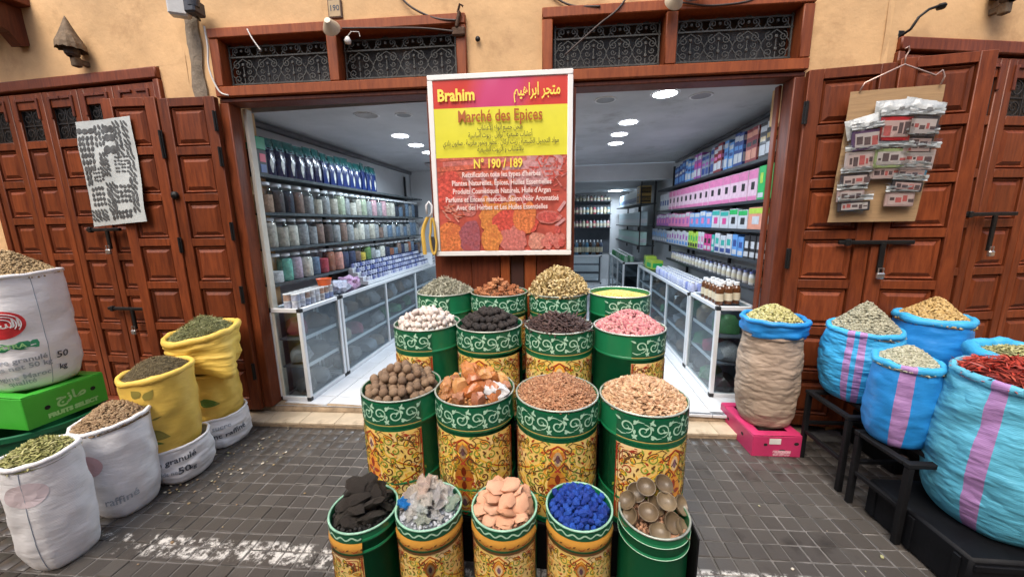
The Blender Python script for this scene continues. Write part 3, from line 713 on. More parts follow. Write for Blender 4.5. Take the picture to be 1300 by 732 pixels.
def small_barrel(panel=True):
    t = thing('decorated_barrel', (0, 0, 0), 0, 'x', 'barrel', 'painted spice barrels stacked in four rows')
    drum_mesh(FR_, FH, (FH - .038, FH - .088, .1)).build('drum_body', M_green, t, 40)
    rimtube(FR_ + .001, FH).build('rim', pm('mint_rim', (.30, .55, .40), .4, var=.25, vs_=20) if panel else M_rim, t, True)
    if panel:
        hw = FR_ * R(76)
        mb = MB(); wrap_patch(mb, FR_, -hw, hw, FH - .037, FH - .006, 0, 40, .0042)
        p = Print(); n = 60
        for dy in (0,): p.stroke([(-hw * 1.0 + 2 * hw * k / n, .014 + .006 * math.sin(k * 2 * PI / 7.5)) for k in range(n + 1)], .0065, 0, 1, False)
        p.wrap(mb, FR_, FH - .035, off=.0048, mbase=1); mb.build('wave_band', [M_greend, M_mint], t, True)
        mb = MB(); mb.grid(lambda a, b: ((FR_ + .002 + .012 * math.sin(b * PI * .5) * (b < .999)) * math.cos(-PI / 2 + (a - .5) * 2 * hw / FR_), (FR_ + .002 + .008 * math.sin(b * PI)) * math.sin(-PI / 2 + (a - .5) * 2 * hw / FR_), FH - .092 + .05 * b), 40, 5)
        mb.v = [((lambda rr, an: (rr * math.cos(an), rr * math.sin(an), v[2]))(FR_ + .0015 + .006 * math.sin(PI * min(1, max(0, (v[2] - FH + .092) / .05))), math.atan2(v[1], v[0]))) for v in mb.v]
        p = Print()
        for k in range(7):
            x = -hw + (k + .5) * 2 * hw / 7
            p.stroke([(x - .012, .02), (x - .004, .014), (x + .006, .016), (x + .013, .024)], .004, RED, 1); p.leaf(x + .018, .02, .014, .006, .5, BRN, 1)
        p.wrap(mb, FR_, FH - .090, off=.0085, mbase=1)
        wrap_patch(mb, FR_, -hw, hw, FH - .104, FH - .093, 1 + BRN, 40, .005)
        mb.build('ochre_band', [pm('ochre_band_paint', (.62, .30, .05), .38, var=.15)] + INK, t, True)
        PH = FH - .104 - .02
        mb = MB(); wrap_patch(mb, FR_, -hw, hw, .02, .02 + PH, 0, 40, .0012); arabesque(2 * hw, PH).wrap(mb, FR_, .02, off=.0016)
        mb.m = [m if i < 120 else m + 1 for i, m in enumerate(mb.m)]
        mb.build('arabesque_panel', [M_panel] + INK, t, True)
    else:
        mb = MB()
        for g in (FH - .038, FH - .088): mb.tube([((FR_ + .0035) * math.cos(a), (FR_ + .0035) * math.sin(a), g) for a in [2 * PI * k / 48 for k in range(49)]], .0018, 5, 0, False)
        mb.build('hoop_line', M_mint, t, True)
    return t
COLX = [-.80, -.418, -.012, .385]
ROWS = [(1.635, .822), (2.04, 1.037), (2.425, 1.155)]   # y, rim height: second, third, last row
BAR = {}
names = {(0, 0): 'brown clay balls', (0, 1): 'amber resin lumps', (0, 2): 'chopped reddish roots', (0, 3): 'pale wood chips',
         (1, 0): 'white pebbles', (1, 1): 'round black balls', (1, 2): 'dark dried pods', (1, 3): 'pink dried rosebuds',
         (2, 0): 'grey green needle leaves', (2, 1): 'orange bark bundles', (2, 2): 'straw coloured dried flowers', (2, 3): 'yellow millet, filled below its rim'}
proto = big_barrel(); first = True
for r_, (y, zt) in enumerate(ROWS):
    for c_, x in enumerate(COLX):
        turn = R(((-29, -5, 3, 33), (-50, -8, 3, 70), (-54, -6, -10, 44))[r_][c_]) + random.uniform(-.03, .03)
        b = proto if first else dup(proto); first = False
        b.location = (x + random.uniform(-.004, .004), y + random.uniform(-.006, .006), zt - BH); b.rotation_euler = (0, 0, turn)
        b['label'] = 'green barrel with arabesque panel holding ' + names[(r_, c_)]; BAR[(r_, c_)] = b.location.copy()
FX = [(-.795, 1.215), (-.532, 1.258), (-.222, 1.293), (.082, 1.325), (.376, 1.325)]
fn_ = ['black charcoal slabs', 'foil wrapped crystals', 'peach clay pieces', 'deep blue indigo lumps', 'little brown bowls']
ps = small_barrel(True)
for i, (x, y) in enumerate(FX):
    if i == 4: b = small_barrel(False)
    else: b = ps if i == 0 else dup(ps)
    b.location = (x, y, 0.0); b.rotation_euler = (0, 0, (-R(52), R(18), R(-2), R(2), 0)[i])
    b['label'] = ('short green barrel with arabesque panel holding ' if i < 4 else 'short plain green barrel without panel holding ') + fn_[i]
# black tiered stand carrying the rear rows
M_blackp = pm('black_paint', (.007, .007, .008), .6, spec=.2, var=.3, bump=.1)
sd = thing('tiered_stand', (0, 0, 0), 0, 'black painted stepped stand under the rows of tall barrels', 'stand')
for i, (y, zt) in enumerate(ROWS):
    zz = zt - BH - .004
    MB().box((-.21, y, zz - .015), (1.52, .37, .03), .004).build('shelf', M_blackp, sd)
    MB().box((-.21, y - .17, (zz - .03) / 2), (1.5, .012, zz - .032)).build('front_board', M_blackp, sd)
    for x in (-.955, .535): MB().box((x, y + .008, (zz - .03) / 2), (.03, .33, zz - .034), .003).build('leg', M_blackp, sd)
MB().box((.518, 1.338, .225), (.008, .20, .45), .002).build('side_board', M_blackp, sd)

# ================================================================== HEAPS
LEAF = tri([(0, -1, 0), (.35, -.3, .12), (0, 0, .22), (-.35, -.3, .12), (.3, .4, .1), (0, 1, 0), (-.3, .4, .1)], [(0, 1, 2, 3), (2, 1, 4, 5), (3, 2, 5, 6)])
STICK = tri(*(lambda m: (m.v, m.f))(MB().box((0, 0, 0), (1, 2, 1))))
CHIP = tri(*(lambda m: (m.v, m.f))(MB().box((0, 0, 0), (2, 2, 2), .5)))
def curl():
    mb = MB(); mb.grid(lambda a, b: (math.cos(a * PI * 1.3) * .5, (b - .5) * 2, math.sin(a * PI * 1.3) * .5), 4, 1); return tri(mb.v, mb.f)
CURL = curl()
def mound(Rr, H, k=1.6, seed=0, lean=(0, 0)):
    def h(x, y):
        r = math.hypot(x, y) / Rr
        if r > 1: r = 1
        return H * max(0, (1 - r ** k)) + lean[0] * x + lean[1] * y + .12 * H * noise.noise(Vector((x * 9 + seed, y * 9, seed)))
    return h
def heap(name, loc, Rr, H, tmpl, size, n, pal, label, cat, k=1.6, under=None, tilt=3.2, lift=.5, jit=.4, rough=.7, lean=(0, 0), metal=0, sq=1.0, layers=1.0):
    """loose goods nobody could count: a mound with loose pieces on it, one object"""
    seed = random.uniform(0, 99); h = mound(Rr, H, k, seed, lean)
    mb = MB(); N = 36; prof = [0, .12, .25, .38, .5, .62, .74, .86, .95, 1.0]
    for q in prof:
        for i in range(N):
            a = 2 * PI * i / N; x, y = q * Rr * math.cos(a), q * Rr * math.sin(a); mb.v.append((x, y * sq, h(x, y) - .004))
    mv = np.array(mb.v); mf = np.array([(a * N + i, a * N + (i + 1) % N, (a + 1) * N + (i + 1) % N) for a in range(len(prof) - 1) for i in range(N)] + [(a * N + i, (a + 1) * N + (i + 1) % N, (a + 1) * N + i) for a in range(len(prof) - 1) for i in range(N)])
    rr = Rr * np.sqrt(rng.uniform(0, 1, n)) * .985; an = rng.uniform(0, 2 * PI, n); x, y = rr * np.cos(an), rr * np.sin(an)
    z = np.array([h(a, b) for a, b in zip(x, y)]) + rng.uniform(0, 1, n) * size[2] * lift * layers
    pos = np.stack([x, y * sq, z], -1); scl = np.array(size)[None] * (1 + rng.uniform(-jit, jit, (n, 1)))
    V, F = scatter(tmpl[0], tmpl[1], pos, scl, rotmats(n, tilt))
    m1 = pm(name + '_loose', pal[0], rough, metal, var=.2, vs_=60, bump=.25, bs=150, pal=pal, isl=True)
    m2 = pm(name + '_bed', under or tuple(c * .45 for c in pal[0]), .9, var=.4, vs_=60, bump=.8, bs=120)
    o = bulk(name, np.concatenate([mv, V]), np.concatenate([mf, F + len(mv)]), [m2, m1], [0] * len(mf) + [1] * len(F))
    o.location = loc; return tag(o, label, cat, None, 'stuff')
def at(rc, dz=-.012): p = BAR[rc]; return (p.x, p.y, p.z + BH + dz)
RI = BR - .008
heap('chopped_root_heap', at((0, 2)), RI, .085, STICK, (.006, .012, .004), 2600, [(.30, .13, .06), (.45, .22, .11), (.24, .10, .05), (.52, .30, .17), (.36, .17, .08)], 'mound of chopped reddish brown roots in the second-row barrel with a centred panel', 'spice heap', 1.5, tilt=1.0)
heap('wood_chip_heap', at((0, 3)), RI, .10, CHIP, (.011, .009, .003), 1700, [(.52, .33, .19), (.36, .18, .09), (.66, .47, .30), (.44, .25, .13), (.60, .40, .22)], 'mound of pale tan wood chips in the second-row barrel furthest from the clay balls', 'spice heap', 1.5, tilt=1.2)
heap('rosebud_heap', at((1, 3)), RI, .095, ICO1, (.0085, .0105, .0085), 1500, [(.50, .17, .19), (.62, .28, .28), (.40, .10, .13), (.66, .38, .34), (.34, .09, .11)], 'mound of pink dried rosebuds in a green barrel', 'rosebuds', 1.5, rough=.8)
heap('dried_needle_heap', at((2, 0)), RI * 1.02, .105, LEAF, (.008, .020, .008), 2300, [(.36, .36, .27), (.48, .47, .37), (.27, .28, .20), (.55, .53, .43)], 'mound of grey green dried needle leaves in the last row of barrels', 'herb heap', 1.3, tilt=3.2)
heap('dried_flower_heap', at((2, 2)), RI * 1.06, .155, CURL, (.012, .022, .012), 1800, [(.50, .38, .17), (.62, .50, .26), (.38, .27, .11), (.70, .58, .34), (.45, .36, .15)], 'tall mound of straw coloured dried flowers below the sign', 'herb heap', 1.9, lift=1.2)
heap('millet_heap', at((2, 3), -.03), RI, .03, ICO1, (.0045, .0045, .0045), 3200, [(.68, .46, .10), (.76, .55, .16), (.60, .38, .08)], 'low fill of yellow millet inside a green barrel', 'grain', 1.6)
heap('dried_pod_heap', at((1, 2)), RI, .06, STICK, (.007, .032, .004), 520, [(.045, .022, .02), (.075, .04, .035), (.03, .016, .016), (.11, .065, .05)], 'mound of dark brown dried pods in a green barrel', 'spice heap', 1.4, tilt=.9, lift=2.0)
# counted goods: every ball, lump, slab and bowl is its own thing
def hexpile(Rr, H, d, layers, k=1.5):
    out = []
    for L in range(layers):
        z = L * d * .78; rmax = Rr - d * .45
        ox, oy = (L % 2) * d * .5, (L % 2) * d * .29
        for i in range(-12, 13):
            for j in range(-12, 13):
                x = (i + .5 * (j % 2)) * d + ox; y = j * d * .866 + oy; r = math.hypot(x, y)
                if r > rmax: continue
                env = H * max(0, 1 - (r / Rr) ** k)
                if z > env + d * .25: continue
                if z < env - d * 1.35: continue
                out.append((x + random.uniform(-.1, .1) * d, y + random.uniform(-.1, .1) * d, z + random.uniform(-.08, .08) * d))
    return out
def lump(seed, sub=ICO2, sq=(1, 1, 1), amp=.25, fr=1.3, facet=False):
    v = sub[0].copy()
    for i, p in enumerate(v):
        n_ = noise.noise(Vector(p) * fr + Vector((seed * 7.1, seed * 3.3, 0)))
        if facet: n_ = round(n_ * 3) / 3 * 1.1
        v[i] = p * (1 + amp * n_)
    v *= np.array(sq); me = bpy.data.meshes.new('lump'); me.from_pydata([tuple(p) for p in v], [], [tuple(f) for f in sub[1]])
    return me
def pile(name, rc_loc, pts, meshes, scale, label, cat, group, rotr=PI, sj=.12):
    for i, (x, y, z) in enumerate(pts):
        o = link(name, meshes[i % len(meshes)], None, (rc_loc[0] + x, rc_loc[1] + y, rc_loc[2] + z), (random.uniform(-rotr, rotr), random.uniform(-rotr, rotr), random.uniform(-PI, PI)))
        s_ = scale * random.uniform(1 - sj, 1 + sj); o.scale = (s_,) * 3; tag(o, label, cat, group)
def mats(meshes, m, smooth=True):
    for me in meshes:
        me.materials.append(m)
        if smooth: smoothen(me, smooth)
    return meshes
def bed(loc, Rr, H, col, name, label, k=1.5):
    heap(name, loc, Rr, H, CHIP, (.006, .006, .004), 300, [col, tuple(c * 1.3 for c in col)], label, 'filling', k)
M_ball = pm('clay_ball', (.23, .15, .09), .8, var=.25, vs_=25, bump=.3, bs=60, pal=[(.20, .125, .075), (.27, .18, .11), (.17, .11, .07), (.25, .165, .10)], orand=True)
loc = at((0, 0), -.03); bed(loc, RI, .075, (.10, .065, .04), 'clay_ball_filling', 'brown filling under the round clay balls')
pile('clay_ball', loc, [(x, y, z + .018) for x, y, z in hexpile(RI, .115, .044, 4)], mats([lump(i, ICO2, (1, 1, .92), .08) for i in range(4)], M_ball), .0228, 'round brown clay ball in the heap on the second-row barrel', 'ball', 'brown clay balls in their barrel')
M_bball = pm('black_ball', (.028, .022, .02), .6, var=.4, vs_=25, bump=.6, bs=50, pal=[(.022, .018, .017), (.04, .032, .028), (.03, .022, .02)], orand=True)
loc = at((1, 1), -.03); bed(loc, RI, .06, (.012, .01, .01), 'black_ball_filling', 'dark filling under the round black balls')
pile('dried_black_lime', loc, [(x, y, z + .016) for x, y, z in hexpile(RI, .098, .037, 4)], mats([lump(i + 9, ICO2, (1, 1, .95), .12, 2) for i in range(4)], M_bball), .0192, 'round black dried fruit ball in a green barrel', 'dried fruit', 'round black balls in their barrel')
M_peb = pm('white_pebble', (.66, .58, .52), .6, var=.12, vs_=20, bump=.3, bs=50, pal=[(.68, .61, .55), (.60, .49, .43), (.74, .69, .63), (.64, .53, .48)], orand=True)
loc = at((1, 0), -.025); bed(loc, RI, .06, (.42, .33, .28), 'pebble_filling', 'pale filling under the white pebbles')
pile('white_pebble', loc, [(x, y, z + .014) for x, y, z in hexpile(RI, .095, .034, 4)], mats([lump(i + 20, ICO2, (1.1, .9, .75), .3) for i in range(5)], M_peb), .0185, 'white pebble shaped mineral lump in a green barrel', 'mineral lump', 'white pebbles in their barrel', sj=.25)
# bark bundles
M_bark = pm('cinnamon_bark', (.42, .17, .06), .75, var=.3, vs_=30, bump=.5, bs=60, pal=[(.42, .17, .07), (.34, .12, .045), (.50, .23, .10), (.40, .17, .08)], orand=True, stretch=(6, 1, 6))
def bundle(i):
    mb = MB(); rn = random.Random(i)
    for k in range(7):
        x, z = (k % 4 - 1.5) * .011 + rn.uniform(-.002, .002), (k // 4) * .011
        mb.tube([(x, -.03 + rn.uniform(-.004, .004), z), (x + rn.uniform(-.002, .002), 0, z + .001), (x, .03 + rn.uniform(-.004, .004), z)], .0058, 6)
    mb.box((0, .0, .006), (.050, .006, .030), .002); return mb.mesh('bundle', M_bark, 40)
loc = at((2, 1), -.02); bed(loc, RI, .05, (.25, .10, .04), 'bark_filling', 'orange brown bark crumbs under the bark bundles')
bm_ = [bundle(i) for i in range(4)]
for L, (nn, r_, z) in enumerate(((9, .145, .02), (7, .09, .042), (4, .05, .066), (2, .02, .092))):
    for k in range(nn):
        a = 2 * PI * k / nn + L * .4 + random.uniform(-.15, .15)
        o = link('bark_bundle', bm_[(k + L) % 4], None, (loc[0] + r_ * math.cos(a) - (.015 if L == 3 else 0), loc[1] + r_ * math.sin(a), loc[2] + z), (random.uniform(-.3, .3), random.uniform(-.35, .35), random.uniform(0, PI)))
        tag(o, 'orange brown bundle of bark sticks heaped below the sign', 'bark bundle', 'bark bundles in their barrel')
# amber resin
M_amb = pm('amber_resin', (.55, .20, .04), .18, var=.3, vs_=18, bump=.5, bs=25, coat=.6, pal=[(.60, .25, .06), (.42, .12, .03), (.66, .34, .12), (.34, .11, .05), (.72, .46, .22)], orand=True, sss=.25)
M_cel = pm('clear_wrap', (.80, .80, .80), .15, var=.05, bump=1.0, bs=14, coat=.6)
loc = at((0, 1), -.03); bed(loc, RI, .06, (.40, .18, .06), 'resin_filling', 'orange crumbs under the amber resin lumps')
rs = mats([lump(i + 40, ICO2, (1.2, .9, .8), .5, 1.2, True) for i in range(6)], M_amb, 25)
pts = [(r_ * math.cos(a), r_ * math.sin(a), z) for (n_, r_, z, ph) in ((10, .145, .03, 0), (7, .09, .06, .4), (4, .045, .095, .2), (1, -.035, .125, .2)) for a in [2 * PI * k / n_ + ph for k in range(n_)]]
pile('resin_lump', loc, pts, rs, .037, 'glassy amber resin lump in the heap beside the clay balls', 'resin lump', 'amber resin lumps in their barrel', sj=.3)
o = lump(55, ICO3, (1.3, .9, .7), .5, 2.2); mats([o], M_cel, 30); tag(link('plastic_wrap', o, None, (loc[0] + .115, loc[1] - .07, loc[2] + .05)), 'crumpled clear plastic wrap at the edge of the amber resin heap', 'plastic wrap').scale = (.05,) * 3
# front row goods
def fat(i, dz=-.02): return (FX[i][0], FX[i][1], FH + dz)
FI = FR_ - .008
M_char = pm('charcoal', (.034, .027, .021), .5, var=.5, vs_=14, bump=.8, bs=30)
loc = fat(0); bed(loc, FI, .04, (.012, .011, .010), 'charcoal_filling', 'black dust under the charcoal slabs')
cs_ = mats([lump(i + 60, ICO2, (1.25, .85, .42), .45, 1.3, True) for i in range(5)], M_char, 25)
pts = [(r_ * math.cos(a), r_ * math.sin(a), z) for (n_, r_, z, ph) in ((8, .085, .025, 0), (6, .06, .058, .5), (4, .035, .09, .1), (2, .018, .118, .7)) for a in [2 * PI * k / n_ + ph for k in range(n_)]]
pile('charcoal_slab', loc, [(x, y + .01, z) for x, y, z in pts], cs_, .040, 'black charcoal slab piled in the short barrel', 'charcoal', 'black slabs in their barrel', .9, .2)
M_foil = pm('crinkled_foil', (.85, .86, .87), .12, .7, var=.15, vs_=12, bump=1.0, bs=22, pal=[(.92, .92, .90), (.84, .84, .84), (.92, .88, .80), (.88, .70, .60), (.48, .80, .68), (.90, .90, .90)], orand=True)
loc = fat(1); bed(loc, FI, .03, (.4, .42, .45), 'foil_filling', 'silvery scraps under the foil wrapped crystals')
fs_ = [lump(i + 80, ICO2, (1, .8, .75), .5, 1.8) for i in range(6)]
for me in fs_:
    for v in me.vertices: v.co *= random.choice((.55, .7, .8, 1.0, 1.15, 1.5))
mats(fs_, M_foil, False)
pts = [(r_ * math.cos(a), r_ * math.sin(a), z) for (n_, r_, z, ph) in ((8, .082, .02, 0), (6, .06, .05, .5), (4, .04, .08, .1), (2, .02, .105, .9)) for a in [2 * PI * k / n_ + ph for k in range(n_)]]
pile('foil_parcel', loc, pts, fs_, .036, 'crinkled silver foil parcel of crystals in the short barrel', 'foil parcel', 'foil parcels in their barrel', sj=.3)
o = lump(99, ICO3, (1, .8, .7), .6, 2.2); mats([o], pm('blue_foil', (.02, .22, .62), .25, .3, bump=.8, bs=20), 25); tag(link('foil_parcel', o, None, (loc[0] - .085, loc[1] - .035, loc[2] + .052)), 'bright blue foil parcel among the silver ones', 'foil parcel').scale = (.03,) * 3
M_clay = pm('peach_clay', (.66, .34, .20), .8, var=.12, vs_=20, bump=.3, bs=50, pal=[(.66, .34, .20), (.70, .39, .25), (.60, .29, .16)], orand=True)
loc = fat(2); bed(loc, FI, .03, (.42, .20, .12), 'clay_filling', 'peach crumbs under the clay pieces')
ks = mats([lump(i + 120, ICO2, (1.2, .85, .4), .4, 1.4, True) for i in range(5)], M_clay, 50)
pts = [(r_ * math.cos(a), r_ * math.sin(a), z) for (n_, r_, z, ph) in ((9, .088, .022, 0), (7, .07, .05, .5), (5, .05, .078, .1), (2, .025, .105, .3)) for a in [2 * PI * k / n_ + ph for k in range(n_)]]
pile('clay_piece', loc, pts, ks, .040, 'flat peach coloured clay piece in the short barrel', 'clay piece', 'peach clay pieces in their barrel', .7, .2)
M_ind = pm('indigo_blue', (.008, .045, .33), .55, var=.35, vs_=25, bump=.5, bs=60, pal=[(.007, .05, .36), (.005, .03, .24), (.015, .09, .48), (.008, .045, .32)], orand=True)
loc = fat(3, -.03); bed(loc, FI, .03, (.005, .03, .2), 'indigo_filling', 'blue dust under the indigo lumps')
js = mats([lump(i + 150, ICO1, (1, .9, .8), .4, 1.3) for i in range(5)], M_ind, False)
pile('indigo_lump', loc, [(x, y, z + .014) for x, y, z in hexpile(FI + .006, .075, .027, 4)], js, .0175, 'deep blue indigo lump in the short barrel', 'indigo lump', 'indigo lumps in their barrel', sj=.3)
M_bowl = pm('brown_horn_bowl', (.13, .09, .055), .4, var=.35, vs_=12, bump=.25, bs=30, pal=[(.15, .105, .06), (.20, .15, .09), (.12, .085, .05)], orand=True)
loc = fat(4, -.05); bed(loc, FI, .03, (.32, .17, .10), 'bowl_barrel_filling', 'peach powder lumps under the little bowls')
bw = MB(); bw.lathe([(.004, 0), (.016, 0), (.030, .008), (.038, .022), (.038, .026), (.035, .026), (.027, .012), (.012, .006), (.001, .006)], 24); bwm = bw.mesh('bowl', M_bowl, 50)
for (x, y, z, rx, ry) in ((-.02, .06, .10, .5, -.1), (.045, .075, .11, .55, .35), (.045, .015, .075, .45, .1), (-.03, -.035, .06, .35, -.1), (.095, .03, .06, .5, .9), (.045, -.045, .045, .7, .6), (-.085, .03, .055, .3, -.7), (-.085, -.03, .03, .2, -.8), (.0, -.085, .02, .3, 0), (-.05, .085, .06, .8, -.3), (.08, -.05, .02, .2, .9), (.0, .02, .05, .4, .5)):
    o = link('small_bowl', bwm, None, (loc[0] + x, loc[1] + y, loc[2] + z), (rx, ry, 0)); tag(o, 'little round brown bowl tipped in the plain green barrel', 'bowl', 'little brown bowls in their barrel')
pile('clay_piece', loc, [(.055, -.06, .012), (.02, -.055, .010)], ks, .034, 'peach clay piece under the little brown bowls', 'clay piece', 'clay pieces among the bowls', .5)
# ================================================================== SACKS, BOXES, STANDS
def weave(name, col, rough=.55, fs=260, crease=.45, var=.1, dirt=None, coat=.0):
    """woven plastic sack cloth: fine tape weave, long soft creases"""
    m = pm(name, col, rough, var=var, vs_=4, bump=0, dirt=dirt, coat=coat); nt = m.node_tree; b = nt.nodes['Principled BSDF']
    co = nt.nodes.new('ShaderNodeTexCoord').outputs['Object']
    w = nt.nodes.new('ShaderNodeTexWave'); w.wave_type = 'BANDS'; w.bands_direction = 'Z'; w.inputs['Scale'].default_value = fs / 6; w.inputs['Distortion'].default_value = 2; nt.links.new(co, w.inputs['Vector'])
    n1 = nz(nt, 3.2, 5, co, .6, (1, 1, 5)); n2 = nz(nt, 9, 4, co, .6, (1, 1, 3))
    rg = mth(nt, 'ABSOLUTE', mth(nt, 'SUBTRACT', nz(nt, 4.5, 3, co, .5, (1, 1, 1.8)), .5)); rg = mth(nt, 'MINIMUM', mth(nt, 'MULTIPLY', rg, 7), 1.0); n1 = mth(nt, 'ADD', n1, mth(nt, 'MULTIPLY', rg, .45))
    h = mth(nt, 'ADD', mth(nt, 'MULTIPLY', w.outputs['Fac'], .025), mth(nt, 'ADD', mth(nt, 'MULTIPLY', n1, crease), mth(nt, 'MULTIPLY', n2, crease * .35)))
    bp = nt.nodes.new('ShaderNodeBump'); bp.inputs['Strength'].default_value = .45; bp.inputs['Distance'].default_value = .02
    nt.links.new(h, bp.inputs['Height']); nt.links.new(bp.outputs[0], b.inputs['Normal'])
    b.inputs['Subsurface Weight'].default_value = .08; b.inputs['Subsurface Radius'].default_value = (.02, .02, .02)
    return m
M_sackw = weave('white_sack_cloth', (.80, .80, .81), dirt=((.55, .52, .47), 3, .60))
M_sacky = weave('yellow_sack_cloth', (.74, .50, .09), dirt=((.55, .33, .03), 3, .62))
M_sackb = weave('blue_sack_cloth', (.04, .36, .66), crease=.9, var=.15); M_sackc = weave('turquoise_sack_cloth', (.10, .42, .58), crease=1.3, var=.15)
M_sackd = weave('deep_blue_sack_cloth', (.015, .24, .62), crease=.4, var=.12, coat=.2); M_stripe = weave('mauve_stripe_cloth', (.36, .20, .43), crease=1.0)
M_jute = weave('tan_sack_cloth', (.36, .27, .20), .8, 400, 1.2, .15)
class Sack:
    def __init__(s, loc, z1, rb, rt, tilt=(0, 0), sq=.35, wr=.012, seed=0, lean=(0, 0), bulge=.04, ell=1.0, rot=0., crk=.0):
        s.__dict__.update(locals()); s.loc = Vector(loc)
    def S(s, a, t, off=0.):
        """surface point at angle a, height fraction t"""
        r = s.rb + (s.rt - s.rb) * t + s.bulge * math.sin(PI * min(1, t * 1.05)) ** .8
        rnd = (1 - math.exp(-t * 14)) * .16 + .84
        k = s.sq * (1 - t) ** 1.5
        c4 = max(abs(math.cos(a)), abs(math.sin(a))); r *= rnd * (1 - k + k / c4 ** .9)
        p3 = Vector((math.cos(a) * 1.2, math.sin(a) * 1.2, t * 3.5 + s.seed))
        wv = noise.noise(p3 * 1.5) * 1.6 + noise.noise(Vector((math.cos(a) * 2.2, math.sin(a) * 2.2, t * 11 + s.seed * 3))) * .7
        r += s.wr * wv * min(1, t * 6) + off
        if s.crk:
            q_ = noise.noise(Vector((math.cos(a) * 1.9 + s.seed, math.sin(a) * 1.9 + t * 1.2, t * 17))); r -= s.crk * max(0, 1 - abs(q_) * 5) * min(1, t * 5); r += s.crk * .5 * noise.noise(Vector((math.cos(a) * 4, math.sin(a) * 4, t * 26)))
        x, y = r * math.cos(a), r * math.sin(a) * s.ell
        z = t * s.z1 + t * (s.tilt[0] * x + s.tilt[1] * y) + .006 * noise.noise(p3 * 3) * t
        return Vector((x + s.lean[0] * t, y + s.lean[1] * t, z))
def build_sack(s, mat, label, cat='sack', group=None, stripes=(), rim=.016, rimmat=None, n=72, nt_=34, cords=None, seam=False):
    if s.crk: nt_ = 90; n = 110
    o = thing('sack', s.loc, s.rot, label, cat, group)
    mb = MB(); 
    for j in range(nt_ + 1):
        t = j / nt_
        for i in range(n): mb.v.append(tuple(s.S(2 * PI * i / n, t)))
    def smi(i):
        a = (360 * (i + .5) / n) % 360
        return 1 if any(lo <= a <= hi for lo, hi in stripes) else 0
    for j in range(nt_):
        for i in range(n):
            k = (i + 1) % n; mb.f.append((j * n + i, j * n + k, (j + 1) * n + k, (j + 1) * n + i)); mb.m.append(smi(i))
    mb.f.append(tuple(range(n))[::-1]); mb.m.append(0)
    mb.build('sack_body', [mat, M_stripe], o, True)
    # rolled lip
    rb_ = MB(); m_ = 10
    for i in range(n):
        a = 2 * PI * i / n; p = s.S(a, 1); d = Vector((math.cos(a), math.sin(a), 0)); rr = rim * (1 + .35 * noise.noise(Vector((math.cos(a) * 2, math.sin(a) * 2, s.seed))))
        for k in range(m_):
            q = 2 * PI * k / m_; lump_ = .15 * rr * noise.noise(Vector((a * 9, q * 2, s.seed)))
            v = p + d * ((rr + lump_) * math.cos(q) - rr * .4) + Vector((0, 0, (rr + lump_) * 1.25 * math.sin(q))); rb_.v.append(tuple(v))
    for i in range(n):
        j = (i + 1) % n
        for k in range(m_):
            l = (k + 1) % m_; rb_.f.append((i * m_ + k, j * m_ + k, j * m_ + l, i * m_ + l)); rb_.m.append(smi(i))
    rb_.build('rolled_rim', [rimmat or mat, M_stripe], o, True)
    if seam:
        for a in seam:
            MB().tube([s.S(a, t, .001) for t in [.02 + .95 * k / 20 for k in range(21)]], .0015, 4).build('side_seam', pm('grey_thread', (.30, .34, .40), .7), o)
    return o
def sprint(s, o, body, size, a0, t0, mat, name='printed_text', bold=.0008, xs=1., slope=0., align='CENTER'):
    """flat print laid on the sack cloth"""
    v, f = text2d(body, size, bold, xs, align); mb = MB(); rr = max(s.rb, s.rt)
    mb.add([tuple(s.S(a0 + x / rr, min(.99, max(.01, t0 + (y + slope * x) / s.z1)), .005)) for x, y in v], f); return mb.build(name, mat, o)
def sshape(s, o, pts, a0, t0, mat, name, off=.002):
    rr = max(s.rb, s.rt); mb = MB(); n = len(pts); cx = sum(p[0] for p in pts) / n; cy = sum(p[1] for p in pts) / n
    P = [(cx, cy)] + [(cx + (x - cx) * .5, cy + (y - cy) * .5) for x, y in pts] + list(pts)
    mb.add([tuple(s.S(a0 + x / rr, t0 + y / s.z1, off)) for x, y in P], [(0, 1 + i, 1 + (i + 1) % n) for i in range(n)] + [(1 + i, 1 + n + i, 1 + n + (i + 1) % n, 1 + (i + 1) % n) for i in range(n)])
    return mb.build(name, mat, o)
I_red = pm('red_print', (.62, .035, .04), .5, bump=0, var=.2, vs_=30); I_green = pm('green_print', (.03, .27, .12), .5, bump=0, var=.15); I_grey = pm('faded_print', (.36, .39, .43), .6, bump=0, var=.3); I_blk = pm('black_print', (.05, .06, .08), .6, bump=0, var=.3, vs_=40)
I_pink = pm('faded_pink_print', (.66, .44, .46), .6, bump=0, var=.15); I_leafo = pm('olive_print', (.24, .20, .035), .6, bump=0, var=.3); I_leafg = pm('leaf_green_print', (.10, .20, .03), .6, bump=0, var=.3); I_white = pm('white_print', (.75, .75, .72), .5, bump=0, var=.05)
def top(s, dz=0.): return (s.loc.x + s.lean[0], s.loc.y + s.lean[1], s.loc.z + s.z1 + dz)
DEG = R
